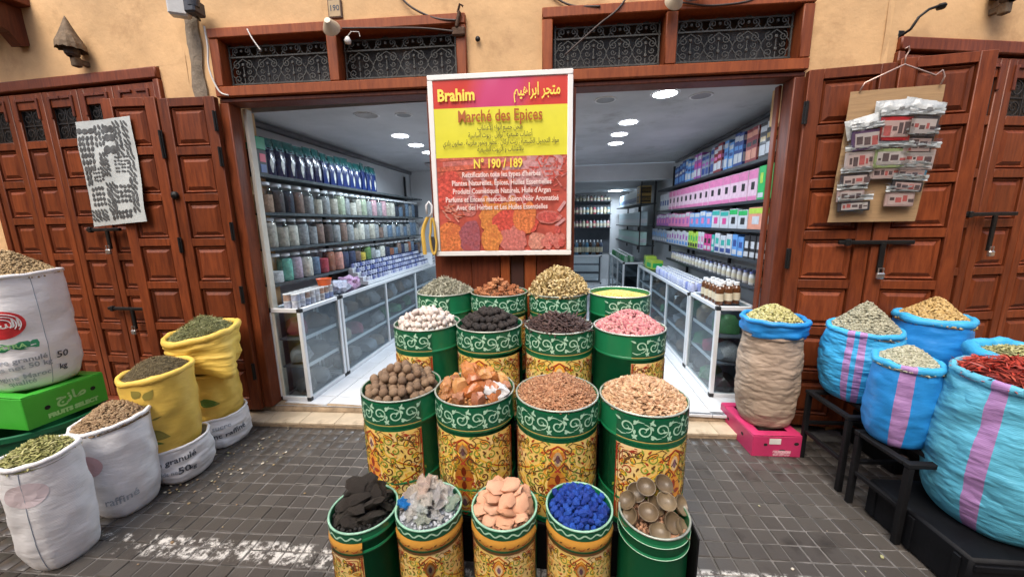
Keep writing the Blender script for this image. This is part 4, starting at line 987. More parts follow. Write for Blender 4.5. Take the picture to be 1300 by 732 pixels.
# --- left side
s = Sack((-2.49, 1.265, .0), .57, .116, .128, (0, .06), .30, .005, 1, (.0, .0), .012); o = build_sack(s, M_sackw, 'white sack of pale green pods, nearest on the left side', 'sack', 'white sacks', rim=.010, seam=(DEG(-60),))
sshape(s, o, [(.07 * math.cos(t), .06 * math.sin(t)) for t in [2 * PI * k / 20 for k in range(20)]], DEG(-58), .76, pm('faint_pink_print', (.68, .58, .60), .6, bump=0), 'faded_logo')
heap('green_pod_heap', top(s, -.015), .130, .075, LEAF, (.009, .015, .008), 620, [(.36, .36, .11), (.46, .44, .18), (.27, .29, .08), (.52, .48, .24)], 'heap of pale green pods in the nearest white sack', 'pods', 1.6, lean=(0, .06), tilt=1.4)
s = Sack((-2.545, 1.585, .0), .56, .125, .162, (.06, .06), .30, .006, 5, (-.0, .0), .012); o = build_sack(s, M_sackw, 'white sack with faded pink logo and a heap of brown crumbs', 'sack', 'white sacks', rim=.010)
sshape(s, o, [(.065 * math.cos(t), .065 * math.sin(t)) for t in [2 * PI * k / 20 for k in range(20)]], DEG(-78), .66, I_pink, 'faded_logo')
sprint(s, o, 'raffiné', .065, DEG(-42), .20, I_grey, slope=.1)
heap('brown_crumb_heap', top(s, -.02), .163, .11, CHIP, (.005, .008, .004), 1500, [(.27, .17, .085), (.35, .24, .13), (.20, .12, .06), (.40, .29, .17)], 'heap of brown herb crumbs in the white sack with a faded pink logo', 'herb heap', 1.5, lean=(.06, .06), tilt=1.2)
def carton(loc, d, rz, mat, label, cat='box', holes=(), open_top=True):
    """fruit box: walls, bottom, corner posts, punched holes shown as dark recesses"""
    o = thing('fruit_box', loc, rz, label, cat)
    x, y, z = d; th = .008; mb = MB()
    for sx in (-1, 1): mb.box((sx * (x / 2 - th / 2), 0, z / 2), (th, y, z), .002)
    for sy in (-1, 1): mb.box((0, sy * (y / 2 - th / 2), z / 2), (x - 2 * th, th, z), .002)
    mb.box((0, 0, .006), (x - 2 * th, y - 2 * th, .01)); mb.build('box_walls', mat, o)
    lid = MB()
    for sx in (-1, 1): lid.box((sx * (x / 2 - .035), 0, z + .0035), (.066, y - .004, .005), .001)
    for sy in (-1, 1): lid.box((0, sy * (y / 2 - .03), z + .0075), (x - .006, .058, .004), .001)
    lid.build('top_flap', mat, o)
    for (side, u, w, r1, r2) in holes:
        h = MB(); h.lathe([(.001, 0), (1, 0)], 16); pts = [(p[0] * r1, p[1] * r2) for p in h.v]
        k = side
        if k == '-y': vv = [(u + a, -y / 2 - .0012, w + b) for a, b in pts]
        elif k == '+x': vv = [(x / 2 + .0012, u + a, w + b) for a, b in pts]
        else: vv = [(-x / 2 - .0012, u - a, w + b) for a, b in pts]
        MB().add(vv, h.f).build('hand_hole', pm('hole_dark', (.01, .012, .01), .9, bump=0), o)
    return o
def bprint(o, body, size, side, u, w, d, mat, bold=.003, xs=1):
    v, f = text2d(body, size, bold, xs); x, y, z = d
    if side == '-y': vv = [(u + a, -y / 2 - .0015, w + b) for a, b in v]
    else: vv = [(x / 2 + .0015, u + a, w + b) for a, b in v]
    return MB().add(vv, f).build('printed_text', mat, o)
M_gbox = pm('bright_green_card', (.05, .42, .035), .45, var=.12, vs_=4, bump=.08, coat=.15); M_pbox = pm('pink_card', (.48, .03, .115), .45, var=.15, vs_=4, bump=.08, coat=.1); M_wlab = pm('paper_label', (.66, .64, .60), .6, bump=.05)
d = (.46, .40, .2)
o = carton((-3.43, 1.81, .425), d, 0, M_gbox, 'bright green cardboard fruit box under the biggest white sack', holes=(('+x', -.10, .10, .014, .014), ('+x', .13, .12, .014, .014), ('-y', -.06, .08, .014, .014)))
bprint(o, 'ﺍﺍﺍ', .001, '+x', 0, .1, d, I_white)
I_pg = pm('pale_green_print', (.35, .70, .28), .5, bump=0)
bprint(o, arabic('طازج'), .075, '+x', .02, .105, d, I_pg); bprint(o, 'FRUITS SELECT', .036, '+x', .02, .03, d, I_pg, xs=1.05)
MB().box((-.10, -.2015, .14), (.09, .002, .05)).build('paper_label', M_wlab, o)
o2 = thing('plastic_bin', (-3.45, 1.80, 0), 0, 'dark green plastic bin under the bright green fruit box', 'bin')
MB().lathe([(.24, 0), (.25, .01), (.285, .36), (.30, .37), (.30, .40), (.285, .405), (.28, .40), (.26, .06), (.001, .05)], 40).build('bin_body', pm('bin_plastic', (.01, .12, .05), .35, bump=.05), o2, 40)
s = Sack((-3.43, 1.82, .638), .71, .185, .212, (.06, .05), .30, .008, 9, (.0, .0), .02); o = build_sack(s, M_sackw, 'biggest white sack with round red logo, standing on the bright green box', 'sack', 'white sacks', rim=.010, seam=(DEG(-8),))
ar_ = DEG(-47)
sshape(s, o, [(.085 * math.cos(t), .085 * math.sin(t)) for t in [2 * PI * k / 28 for k in range(28)]], ar_, .61, I_red, 'red_logo')
for r_ in (.035, .052, .068): 
    mb = MB(); rr = s.rt
    mb.tube([tuple(s.S(ar_ + r_ * math.cos(t) / rr, .61 + r_ * math.sin(t) / s.z1, .0035)) for t in [-.6 + .22 * k for k in range(11)]], .003, 4); mb.build('logo_swirl', M_sackw, o)
sprint(s, o, arabic('السكر'), .075, ar_ - .08, .585, I_white)
sshape(s, o, [(-.11, -.024), (-.03, -.026), (.05, -.026), (.105, -.024), (.11, 0), (.105, .024), (.05, .026), (-.03, .026), (-.11, .024)], ar_ + .02, .415, I_green, 'green_badge'); sprint(s, o, 'EXTRA', .04, ar_ + .02, .398, I_pg, slope=.02)
for k, (t_, b_) in enumerate(((.27, 'Sucre granulé'), (.21, 'Poids net 50 kg'), (.12, 'origine Maroc'), (.07, 'qualité'))): sprint(s, o, b_, .045, ar_ + .05, t_, I_grey)
sprint(s, o, '50', .06, DEG(8), .24, I_blk); sprint(s, o, 'kg', .05, DEG(8), .13, I_blk)
heap('tan_powder_heap', top(s, -.02), .21, .19, CHIP, (.004, .005, .004), 2000, [(.40, .29, .15), (.47, .35, .19), (.33, .23, .11)], 'pointed heap of tan powder in the sack with the red logo', 'powder heap', 1.1, lean=(.06, .05), tilt=1.5)
# yellow sacks set in folded-down white sugar sacks
s = Sack((-2.505, 1.875, .0), .25, .138, .165, (.08, .08), .35, .007, 13, (0, 0), .012); o = build_sack(s, M_sackw, 'folded white sugar sack printed with 50, under the front yellow sack', 'sack', 'white sugar sacks', rim=.008)
sprint(s, o, 'Sucre granulé', .052, DEG(-62), .66, I_blk, slope=.05); sprint(s, o, 'Poids net', .036, DEG(-66), .38, I_grey); sprint(s, o, '50', .062, DEG(-36), .36, I_blk, slope=.05); sprint(s, o, 'kg', .04, DEG(-22), .36, I_blk)
s = Sack((-2.535, 1.85, .19), .545, .150, .178, (.05, .08), .15, .006, 17, (-.0, -.0), .010); o = build_sack(s, M_sacky, 'front yellow sack with olive leaf print, herb crumbs heaped on top', 'sack', 'yellow sacks', rim=.015)
for (a_, t_, l, w, an, m_) in ((-82, .66, .10, .085, .3, I_leafo), (-72, .40, .13, .07, -.5, I_leafo), (-60, .80, .07, .05, .8, I_leafo), (-66, .84, .06, .05, 2.2, I_leafo), (-56, .55, .05, .012, .2, I_leafo), (-66, .28, .07, .02, -.4, I_leafg)):
    p = Print(); p.leaf(0, 0, l, w, an, 0, 1, .1); sshape(s, o, p.q[0][0][1:], DEG(a_), t_, m_, 'leaf_print')
heap('herb_crumb_heap', top(s, -.02), .175, .115, LEAF, (.003, .008, .003), 2200, [(.17, .13, .06), (.24, .19, .09), (.12, .09, .04), (.30, .24, .13)], 'heap of brown green herb crumbs in the front yellow sack', 'herb heap', 1.5, lean=(.05, .08), tilt=1.4)
s = Sack((-2.572, 2.25, .0), .24, .145, .162, (.06, .06), .35, .007, 23, (0, 0), .012); o = build_sack(s, M_sackw, 'folded white sugar sack printed blanc raffiné, under the rear yellow sack', 'sack', 'white sugar sacks', rim=.008)
sprint(s, o, 'sucre', .05, DEG(-46), .70, I_grey, slope=.04); sprint(s, o, 'blanc raffiné', .055, DEG(-40), .42, I_blk, slope=.05)
s = Sack((-2.572, 2.25, .19), .38, .125, .135, (.04, .06), .15, .007, 27, (0, 0), .015); o = build_sack(s, M_sacky, 'rear yellow sack with a green leaf print, standing before the door', 'sack', 'yellow sacks', rim=.012)
p = Print(); p.leaf(0, 0, .12, .07, -.5, 0, 1, .2); sshape(s, o, p.q[0][0][1:], DEG(-88), .55, I_leafg, 'leaf_print')
s = Sack((-2.60, 2.235, .60), .27, .160, .222, (.06, .12), .55, .009, 31, (0, 0), .01, crk=.0015); 
_S = s.S
def ears(a, t, off=0.):
    p = _S(a, t, off); k = max(0, math.cos((a - DEG(-14)) )) ** 14 * (1 - t) ** 1.2
    return p + Vector((math.cos(a) * .13 * k, math.sin(a) * .13 * k, -.05 * k))
s.S = ears
o = build_sack(s, M_sacky, 'slumped yellow sack of whole green leaves, its corner drooping right', 'sack', 'yellow sacks', rim=.020)
heap('green_leaf_heap', top(s, -.02), .205, .135, LEAF, (.005, .018, .005), 1300, [(.20, .21, .075), (.29, .29, .12), (.14, .16, .05), (.36, .35, .18)], 'heap of whole dried green leaves in the slumped yellow sack', 'herb heap', 1.6, lean=(.06, .12), tilt=1.6, lift=1.0)
# --- right side
d = (.33, .46, .15)
o = carton((1.475, 2.70, 0), d, R(3), M_pbox, 'pink cardboard fruit box under the tan sack', holes=(('-y', -.08, .09, .013, .010), ('-y', .12, .10, .016, .012), ('-x', -.1, .09, .014, .012), ('-x', .1, .09, .014, .012), ('-y', .03, .05, .022, .007)))
bprint(o, 'SELECTION', .022, '-y', .03, .030, d, pm('pale_pink_print', (.75, .42, .48), .5, bump=0)); bprint(o, 'fruits et légumes', .016, '-y', .03, .012, d, MATS['pale_pink_print'])
MB().box((-.02, -.2315, .115), (.075, .002, .04)).build('paper_label', M_wlab, o)
s = Sack((1.495, 2.70, .155), .665, .165, .18, (.02, .02), .25, .007, 37, (0, 0), .02, crk=.0045); o = build_sack(s, M_jute, 'tall tan cloth sack with blue lining, standing on the pink box', 'sack', rim=.012)
s2 = Sack((1.495, 2.70, .80), .125, .18, .195, (.0, .0), .0, .014, 41, (0, 0), .01)
n_ = 64; mb = MB()
for j in range(9):
    for i in range(n_): mb.v.append(tuple(s2.S(2 * PI * i / n_, j / 8) + Vector((0, 0, .645))))
mb.f = [(j * n_ + i, j * n_ + (i + 1) % n_, (j + 1) * n_ + (i + 1) % n_, (j + 1) * n_ + i) for j in range(8) for i in range(n_)]; mb.m = [0] * len(mb.f)
mb.tube([tuple(s2.S(2 * PI * i / 64, 1) + Vector((0, 0, .645))) for i in range(65)], .017, 8, 0, False)
mb.build('blue_lining', M_sackd, o, True)
heap('bud_heap', (1.495, 2.70, .895), .175, .125, ICO1, (.007, .009, .007), 1400, [(.36, .33, .11), (.46, .42, .18), (.27, .25, .08), (.54, .48, .26)], 'heap of olive yellow dried buds in the tan sack', 'herb heap', 1.5)
def stand(loc, w, dpt, h, rz, label):
    t = thing('metal_table', loc, rz, label, 'stand', 'black metal stands under the blue sacks'); th = .028
    for sy in (-1, 1): MB().box((0, sy * (dpt / 2 - .018), h - .012), (w, .034, .024), .003).build('top_rail', M_blackp, t)
    for sx in (-.5, -.17, .17, .5): MB().box((sx * (w - .036), 0, h - .0125), (.034, dpt - .072, .022), .003).build('top_rail', M_blackp, t)
    for sx in (-1, 1):
        for sy in (-1, 1): MB().box((sx * (w / 2 - th / 2 - .004), sy * (dpt / 2 - th / 2 - .004), (h - .026) / 2), (th, th, h - .028), .003).build('leg', M_blackp, t)
        MB().box((sx * (w / 2 - th / 2 - .004), 0, .20), (.02, dpt - 2 * th - .012, .022), .002).build('stretcher', M_blackp, t)
    MB().box((0, dpt / 2 - th / 2 - .004, .26), (w - 2 * th - .012, .02, .022), .002).build('stretcher', M_blackp, t); return t
stand((1.90, 2.335, 0), .52, .36, .49, R(2), 'low black metal stand under the two-striped blue sack'); stand((1.90, 1.955, 0), .50, .31, .45, R(4), 'low black metal stand under the deep blue sack')
def dg(*p): return tuple((a % 360, b % 360) for a, b in p)
s = Sack((1.875, 2.44, .495), .44, .165, .18, (.0, .04), .25, .008, 43, (0, 0), .025, crk=.004); o = build_sack(s, M_sackb, 'blue sack with two mauve stripes and grey herb, before the right door', 'sack', 'blue sacks', stripes=((212, 222), (228, 238)), rim=.014)
heap('grey_herb_heap', top(s, -.02), .18, .18, CHIP, (.005, .009, .003), 2600, [(.31, .30, .21), (.40, .38, .28), (.24, .23, .15), (.47, .45, .34)], 'tall pointed heap of grey green herb in the two-striped blue sack', 'herb heap', 1.15, lean=(0, .04), tilt=1.2)
s = Sack((2.355, 2.57, .56), .42, .16, .172, (.0, .04), .2, .007, 47, (0, 0), .018); o = build_sack(s, M_sackd, 'rearmost blue sack of golden herb, close to the right door', 'sack', 'blue sacks', rim=.022, rimmat=M_sackb)
heap('golden_herb_heap', top(s, -.02), .178, .15, ICO1, (.007, .010, .006), 1900, [(.42, .27, .09), (.52, .36, .14), (.33, .20, .06), (.58, .42, .20)], 'heap of golden brown dried buds in the rearmost blue sack', 'herb heap', 1.2, lean=(0, .04))
ob = thing('wooden_crate', (2.36, 2.58, 0), 0, 'dark crate hidden behind the stands, carrying the rearmost blue sack', 'crate')
for z in (.06, .2, .34, .48): MB().box((0, -.22, z), (.5, .015, .11), .003).build('slat', M_blackp, ob); MB().box((-.25, 0, z), (.015, .43, .11), .003).build('slat', M_blackp, ob)
MB().box((0, 0, .547), (.5, .46, .018)).build('crate_top', M_blackp, ob)
s = Sack((1.765, 2.005, .455), .43, .115, .125, (.0, .06), .3, .006, 53, (0, 0), .015); o = build_sack(s, M_sackd, 'deep blue sack with one wide mauve stripe, in the middle of the blue sacks', 'sack', 'blue sacks', stripes=((222, 246),), rim=.016, rimmat=M_sackb)
heap('pale_herb_heap', top(s, -.015), .130, .10, CHIP, (.004, .008, .003), 2400, [(.36, .36, .25), (.45, .44, .33), (.29, .29, .19), (.52, .50, .39)], 'heap of pale grey green herb in the deep blue sack', 'herb heap', 1.3, lean=(0, .06), tilt=1.2)
s = Sack((2.43, 2.13, .36), .52, .20, .205, (.0, .05), .2, .008, 59, (0, 0), .02); o = build_sack(s, M_sackb, 'blue sack of broken green leaves at the right edge', 'sack', 'blue sacks', stripes=((195, 212),), rim=.03)
heap('broken_leaf_heap', top(s, -.025), .20, .08, LEAF, (.010, .019, .007), 1500, [(.37, .36, .14), (.47, .45, .22), (.28, .28, .09), (.55, .51, .30)], 'heap of broken pale green leaves at the right edge', 'herb heap', 1.5, lean=(0, .05), tilt=1.0)
ob = thing('wooden_crate', (2.45, 2.14, 0), 0, 'dark slatted crate under the blue sack of broken leaves', 'crate')
for z in (.06, .18, .29): MB().box((0, -.25, z), (.56, .015, .09), .003).build('slat', M_blackp, ob); MB().box((-.28, 0, z), (.015, .48, .09), .003).build('slat', M_blackp, ob)
MB().box((0, 0, .347), (.56, .52, .016)).build('crate_top', M_blackp, ob)
s = Sack((2.03, 1.775, .215), .69, .222, .208, (.0, .06), .2, .010, 61, (.0, .0), .035, crk=.0035); o = build_sack(s, M_sackc, 'largest turquoise sack with one mauve stripe, heaped with red chillies', 'sack', 'blue sacks', stripes=((199, 212),), rim=.016)
M_chi = None
heap('red_chilli_heap', top(s, -.005), .21, .085, LEAF, (.011, .030, .010), 560, [(.36, .028, .016), (.45, .05, .03), (.24, .018, .012), (.50, .10, .06)], 'heap of dark red dried chillies in the largest turquoise sack', 'chillies', 1.6, lean=(0, .06), tilt=.9, lift=1.2, rough=.4)
ob = thing('black_crate', (2.03, 1.78, 0), R(2), 'black plastic crate under the largest turquoise sack', 'crate')
MB().box((0, 0, .105), (.66, .50, .205), .012).build('crate_body', pm('black_plastic', (.003, .0035, .005), .6, spec=.2, bump=.1, var=.5), ob, 40)
for z in (.05, .17): MB().box((0, -.252, z), (.64, .012, .03), .003).build('rib', MATS['black_plastic'], ob)
for y in (-.2, 0, .2): MB().box((-.332, y, .1), (.01, .03, .17), .003).build('rib', MATS['black_plastic'], ob)
wd = wood('pale_wood', (.45, .30, .15), (.30, .19, .09))
o = MB().tube([(1.80, 1.30, .012), (2.3, 1.42, .014)], .011, 8).build('wooden_stick', wd); tag(o, 'pale wooden stick lying by the black crate', 'stick', 'pale sticks beside the black crate')
o = MB().tube([(1.74, 1.36, .011), (2.3, 1.36, .034)], .009, 8).build('wooden_stick', wd); tag(o, 'pale wooden stick lying by the black crate', 'stick', 'pale sticks beside the black crate')

# crumbs dropped on the paving
n_ = 130; xs_ = np.concatenate([rng.normal(-2.30, .16, 120), rng.uniform(-2.2, -1.0, 5), rng.uniform(.6, 1.6, 5)]); ys_ = np.concatenate([rng.normal(2.05, .30, 120), rng.uniform(1.3, 2.4, 5), rng.uniform(1.5, 2.4, 5)])
V, F = scatter(CHIP[0], CHIP[1], np.stack([xs_, ys_, np.full(n_, .006)], -1), np.array([[.005, .007, .003]]) * rng.uniform(.3, 1.3, (n_, 1)), rotmats(n_, .5))
tag(bulk('spilled_crumbs', V, F, [pm('crumb_mix', (.3, .2, .1), .8, pal=[(.38, .30, .16), (.22, .14, .07), (.55, .50, .42), (.30, .30, .14)], isl=True)]), 'dropped spice crumbs scattered on the grey paving', 'crumbs', None, 'stuff')
# ================================================================== INSIDE THE SHOP
M_alu = pm('white_aluminium', (.70, .72, .74), .35, .2, var=.06, bump=0); M_cap = pm('black_corner', (.015, .015, .016), .5, bump=0); M_glass = glassmat('case_glass', (.86, .91, .93), .05); M_shelfd = pm('dark_shelf', (.03, .034, .04), .4, bump=0, var=.2); M_shelfg = pm('glass_shelf_edge', (.07, .085, .09), .25, bump=0)
M_caseback = pm('case_back', (.085, .095, .115), .6, var=.2, vs_=5); M_post = pm('black_post', (.02, .02, .022), .45, bump=0)
LEDC = (.74, .87, 1.0)
M_led = emit('led_disc', (.86, .93, 1.0), 14); M_offl = pm('unlit_disc', (.22, .22, .22), .5); M_ledr = pm('lamp_ring', (.6, .6, .6), .4, bump=0)
def downlight(x, y, z, lit, label, r=.075, power=8):
    t = thing('ceiling_lamp', (x, y, z), 0, label, 'ceiling lamp', 'round ceiling lamps' if lit else None)
    MB().lathe([(r, -.004), (r + .012, -.006), (r + .016, 0)], 28).build('lamp_ring', M_ledr, t, 40)
    MB().lathe([(.0005, -.005), (r, -.004)], 28).build('lamp_disc', M_led if lit else M_offl, t)
    if lit:
        l = bpy.data.lights.new('lamp_light', 'AREA'); l.shape = 'DISK'; l.size = r * 2; l.energy = power; l.color = LEDC; l.spread = R(165)
        o = bpy.data.objects.new('lamp_light', l); COL.objects.link(o); o.parent = t; o.location = (0, 0, -.02)
    return t
zl = ZC - .001
for x, y, lb in ((.77, 3.06, 'lit round ceiling lamp nearest the right bay'), (.64, 3.83, 'lit round ceiling lamp second from the right bay'), (.63, 4.32, 'lit round ceiling lamp third from the right bay'), (.66, 4.80, 'lit round ceiling lamp fourth from the right bay'),
                 (-1.70, 3.90, 'lit round ceiling lamp nearest the left bay'), (-1.72, 4.38, 'lit round ceiling lamp second from the left bay'), (-1.73, 4.85, 'lit round ceiling lamp third from the left bay')): downlight(x, y, zl, True, lb, .085)
downlight(1.28, 9.1, 2.318, True, 'lit round ceiling lamp in the low back room', .16, 9)
downlight(.34, 3.12, zl, False, 'unlit grey ceiling disc left of the brightest lamp', .07); downlight(1.06, 3.16, zl, False, 'unlit grey ceiling disc right of the brightest lamp', .07); downlight(-1.35, 3.2, zl, False, 'unlit grey ceiling disc in the left bay', .06)
g_ = thing('ceiling_grille', (-1.66, 3.14, zl), 0, 'round slotted ceiling grille in the left bay', 'grille')
MB().lathe([(.09, -.004), (.10, -.006), (.105, 0)], 28).build('grille_ring', M_ledr, g_, 40); mb = MB()
for k in range(-4, 5):
    w = math.sqrt(max(0, .09 ** 2 - (k * .019) ** 2)); mb.box((0, k * .019, -.006), (2 * w, .008, .006))
mb.build('grille_bars', M_ledr, g_); MB().lathe([(.0005, -.001), (.09, -.001)], 24).build('grille_back', M_shelfd, g_)

def case(x0, x1, y0, y1, z0, z1, face, label, shelves=(.36, .66), mids=()):
    """glass display case; face = x of the side towards the aisle"""
    t = thing('display_case', ((x0 + x1) / 2, (y0 + y1) / 2, 0), 0, label, 'display case', 'glass display cases'); w, dp = (x1 - x0) / 2, (y1 - y0) / 2; p = .034
    for sx in (-1, 1):
        for sy in (-1, 1):
            MB().box((sx * (w - p / 2), sy * (dp - p / 2), (z0 + z1) / 2), (p, p, z1 - z0 - 2 * p), .003).build('corner_post', M_alu, t)
            for z in (z0 + p / 2, z1 - p / 2): MB().box((sx * (w - p / 2), sy * (dp - p / 2), z), (p + .003, p + .003, p), .003).build('corner_cap', M_cap, t)
        for z in (z0 + p / 2, z1 - p / 2): MB().box((sx * (w - p / 2), 0, z), (p, 2 * dp - 2 * p - .004, p), .003).build('rail', M_alu, t)
    for sy in (-1, 1):
        for z in (z0 + p / 2, z1 - p / 2): MB().box((0, sy * (dp - p / 2), z), (2 * w - 2 * p - .004, p, p), .003).build('rail', M_alu, t)
    fx = w - p / 2 if face > 0 else -(w - p / 2)
    for m in mids: MB().box((fx, m - (y0 + y1) / 2, (z0 + z1) / 2), (p * .8, p * .7, z1 - z0 - 2 * p), .002).build('middle_post', M_alu, t)
    MB().box((fx, 0, (z0 + z1) / 2), (.004, 2 * dp - 2 * p, z1 - z0 - 2 * p)).build('glass_pane', M_glass, t)
    MB().box((0, -(dp - p / 2), (z0 + z1) / 2), (2 * w - 2 * p, .004, z1 - z0 - 2 * p)).build('glass_pane', M_glass, t)
    MB().box((0, 0, z1 - .004), (2 * w - .004, 2 * dp - .004, .005)).build('glass_top', M_glass, t)
    MB().box((-fx + (.012 if fx > 0 else -.012), 0, (z0 + z1) / 2), (.008, 2 * dp - 2 * p, z1 - z0 - 2 * p)).build('back_panel', M_caseback, t)
    MB().box((0, 0, z0 + .012), (2 * w - p, 2 * dp - p, .01)).build('floor_panel', M_caseback, t)
    for s_ in shelves:
        z = z0 + (z1 - z0) * s_; MB().box((0, 0, z), (2 * w - 2 * p - .02, 2 * dp - 2 * p, .012)).build('shelf', M_caseback, t)
        MB().box(((fx - math.copysign(.028, fx)), 0, z), (.006, 2 * dp - 2 * p, .03)).build('shelf_edge', M_alu, t)
    return t
case(-2.48, -2.17, 2.705, 3.265, .10, .935, 1, 'glass display case with white frame nearest the left bay'); case(-2.48, -2.17, 3.285, 6.2, .10, .935, 1, 'long glass display case with white frame along the left wall', mids=(4.25, 5.2))
case(1.29, 1.60, 3.125, 3.785, .10, .905, -1, 'glass display case with white frame nearest the right bay'); case(1.29, 1.60, 3.805, 6.3, .10, .89, -1, 'long glass display case with white frame along the right wall', mids=(4.6, 5.4))
case(.10, 1.0, 9.0, 9.4, .10, .80, -1, 'glass counter across the end of the back room'); case(1.15, 1.55, 6.9, 8.9, .10, .86, -1, 'glass counter along the right of the back room', mids=(7.6, 8.3))
# bags and trays inside the cases
def bagmesh(sd, mat):
    v = ICO2[0].copy()
    for i, p in enumerate(v): v[i] = p * (1 + .3 * noise.noise(Vector(p) * 1.7 + Vector((sd, 0, 0)))) * np.array((1, 1.1, .8 if p[2] < 0 else 1.05))
    v[:, 2] = np.maximum(v[:, 2], -.55); me = bpy.data.meshes.new('herb_bag'); me.from_pydata([tuple(p) for p in v], [], [tuple(f) for f in ICO2[1]]); me.materials.append(mat); smoothen(me, 40); return me
BC = [pm('bag_' + n_, c, .45, var=.4, vs_=12, bump=.6, bs=25, coat=.3) for n_, c in (('brown', (.16, .09, .045)), ('dark', (.035, .03, .03)), ('grey', (.25, .24, .24)), ('tan', (.33, .22, .12)), ('white', (.30, .31, .34)), ('red', (.32, .03, .06)), ('green', (.06, .22, .08)))]
BL = ['brown', 'dark', 'grey', 'tan', 'whitish', 'red', 'green']; bmm = [bagmesh(i, m) for i, m in enumerate(BC)]
def fillcase(x, ys, zs, where, seed):
    rn = random.Random(seed)
    for z in zs:
        for y in ys:
            k = rn.choice([0, 0, 1, 1, 2, 3, 4, 4, 5, 6]) if seed else rn.choice([0, 1, 1, 3])
            o = link('herb_bag', bmm[k], None, (x + rn.uniform(-.02, .02), y + rn.uniform(-.03, .03), z + .047), (0, 0, rn.uniform(0, 6))); o.scale = (.085, .10, .085 + rn.uniform(-.01, .03)); tag(o, f'{BL[k]} bag of herbs behind glass {where}', 'bag', f'{BL[k]} herb bags {where}')
fillcase(-2.325, [2.84, 3.08], [.125, .42, .67], 'in the case nearest the left bay', 1)
fillcase(-2.325, [3.45 + .24 * i for i in range(11)], [.125, .42, .67], 'in the long left case', 2)
fillcase(1.445, [3.28, 3.5, 3.66], [.125, .405, .64], 'in the case nearest the right bay', 3); fillcase(1.445, [3.95 + .26 * i for i in range(9)], [.125, .40, .63], 'in the long right case', 4)

# ---- left wall shelves
def shelf(x0, x1, y0, y1, zs, label, posts, front):
    t = thing('wall_shelf', ((x0 + x1) / 2, (y0 + y1) / 2, 0), 0, label, 'shelf'); w, dp = x1 - x0, y1 - y0
    for z in zs:
        MB().box((0, 0, z - .01), (w, dp, .018), .002).build('shelf_board', M_shelfd, t)
        MB().box(((.5 if front > 0 else -.5) * w + (.003 if front > 0 else -.003), 0, z - .008), (.006, dp, .026), .001).build('shelf_edge', M_shelfg if front > 0 else M_shelfd, t)
    for y in posts: MB().box(((-.5 if front > 0 else .5) * w + (.02 if front > 0 else -.02), y - (y0 + y1) / 2, (zs[0] + zs[-1]) / 2 + .1), (.03, .03, zs[0] - zs[-1] + .55), .002).build('upright', M_post, t)
    for y in (posts[0],): MB().box(((.5 if front > 0 else -.5) * (w - .03), y - (y0 + y1) / 2 - .04, (zs[0] + zs[-1]) / 2 + .12), (.02, .02, zs[0] - zs[-1] + .5), .002).build('upright', M_post, t)
    return t
LZ = [2.05, 1.735, 1.435, 1.125]
shelf(-2.70, -2.45, 2.79, 6.35, LZ, 'black wall shelf of spice jars along the left wall', [2.80, 3.9, 5.0, 6.2], 1)
# pouches on the top shelf
M_pv = [pm('pouch_navy', (.010, .013, .055), .2, var=.3, vs_=8, bump=.4, bs=14, coat=.5), pm('pouch_blue', (.016, .035, .15), .2, var=.3, vs_=8, bump=.4, bs=14, coat=.5)]; M_teal = pm('pouch_teal', (.012, .12, .115), .2, var=.3, vs_=8, bump=.4, coat=.5); M_foilp = pm('pouch_print', (.52, .54, .50), .3, var=.5, vs_=30, bump=.1)
def pouch(col, w=.115, h=.335):
    t = thing('tea_pouch', (0, 0, 0), 0, 'x', 'pouch'); mb = MB()
    def pf(a, b):
        z = b * h; th = .035 * (1 - b ** 2.2) ** .6; return None
    prof = [(0, .034), (.12, .04), (.5, .036), (.75, .026), (.9, .012), (.93, .004), (1, .004)]
    for (b, th) in prof:
        for (sx, sy) in ((1, -1), (1, -.4), (1, .4), (1, 1), (-1, 1), (-1, -1)):
            mb.v.append((sx * th * (1.0 if abs(sy) < .9 else .55), sy * w / 2, b * h))
    n = 6; mb.f = [(k * n + i, k * n + (i + 1) % n, (k + 1) * n + (i + 1) % n, (k + 1) * n + i) for k in range(len(prof) - 1) for i in range(n)]
    mb.m = [1 if f[0] // n >= 3 else 0 for f in mb.f]; mb.build('pouch_body', [M_pv[col], M_teal], t, 40)
    MB().add([(.0385, -.02, .05), (.041, 0, .03), (.0385, .02, .05), (.038, .018, .13), (.0372, 0, .17), (.038, -.018, .13)], [(0, 1, 2, 3, 4, 5)]).build('pouch_print', M_foilp, t)
    MB().add([(.0285, -.045, h * .70), (.0285, .045, h * .70), (.0205, .045, h * .80), (.0205, -.045, h * .80)], [(0, 1, 2, 3)]).build('pouch_label', pm('pouch_gloss', (.20, .36, .40), .15, bump=0), t); return t
pp = [pouch(0), pouch(1)]
for i in range(15):
    y = 2.985 + i * .128; k = 0 if i < 6 else 1
    o = pp[k] if i in (0, 6) else dup(pp[k]); o.location = (-2.52, y, 2.05); o.rotation_euler = (0, 0, random.uniform(-.15, .15))
    o.scale = (1, random.uniform(.95, 1.03), random.uniform(.93, 1.03)); o['label'] = 'shiny navy tea pouch with teal top on the top left shelf' if k == 0 else 'shiny blue tea pouch with pale print on the top left shelf'; o['group'] = 'navy pouches on the top left shelf' if k == 0 else 'blue pouches on the top left shelf'
t = thing('tea_box', (-2.52, 2.86, 2.05), 0, 'black tea box with green top and coloured squares on the top left shelf', 'box')
MB().box((0, 0, .10), (.11, .10, .20), .003).build('box_body', M_post, t); MB().box((0, 0, .2505), (.112, .102, .099), .003).build('box_top', pm('box_green', (.01, .28, .13), .4, bump=0), t)
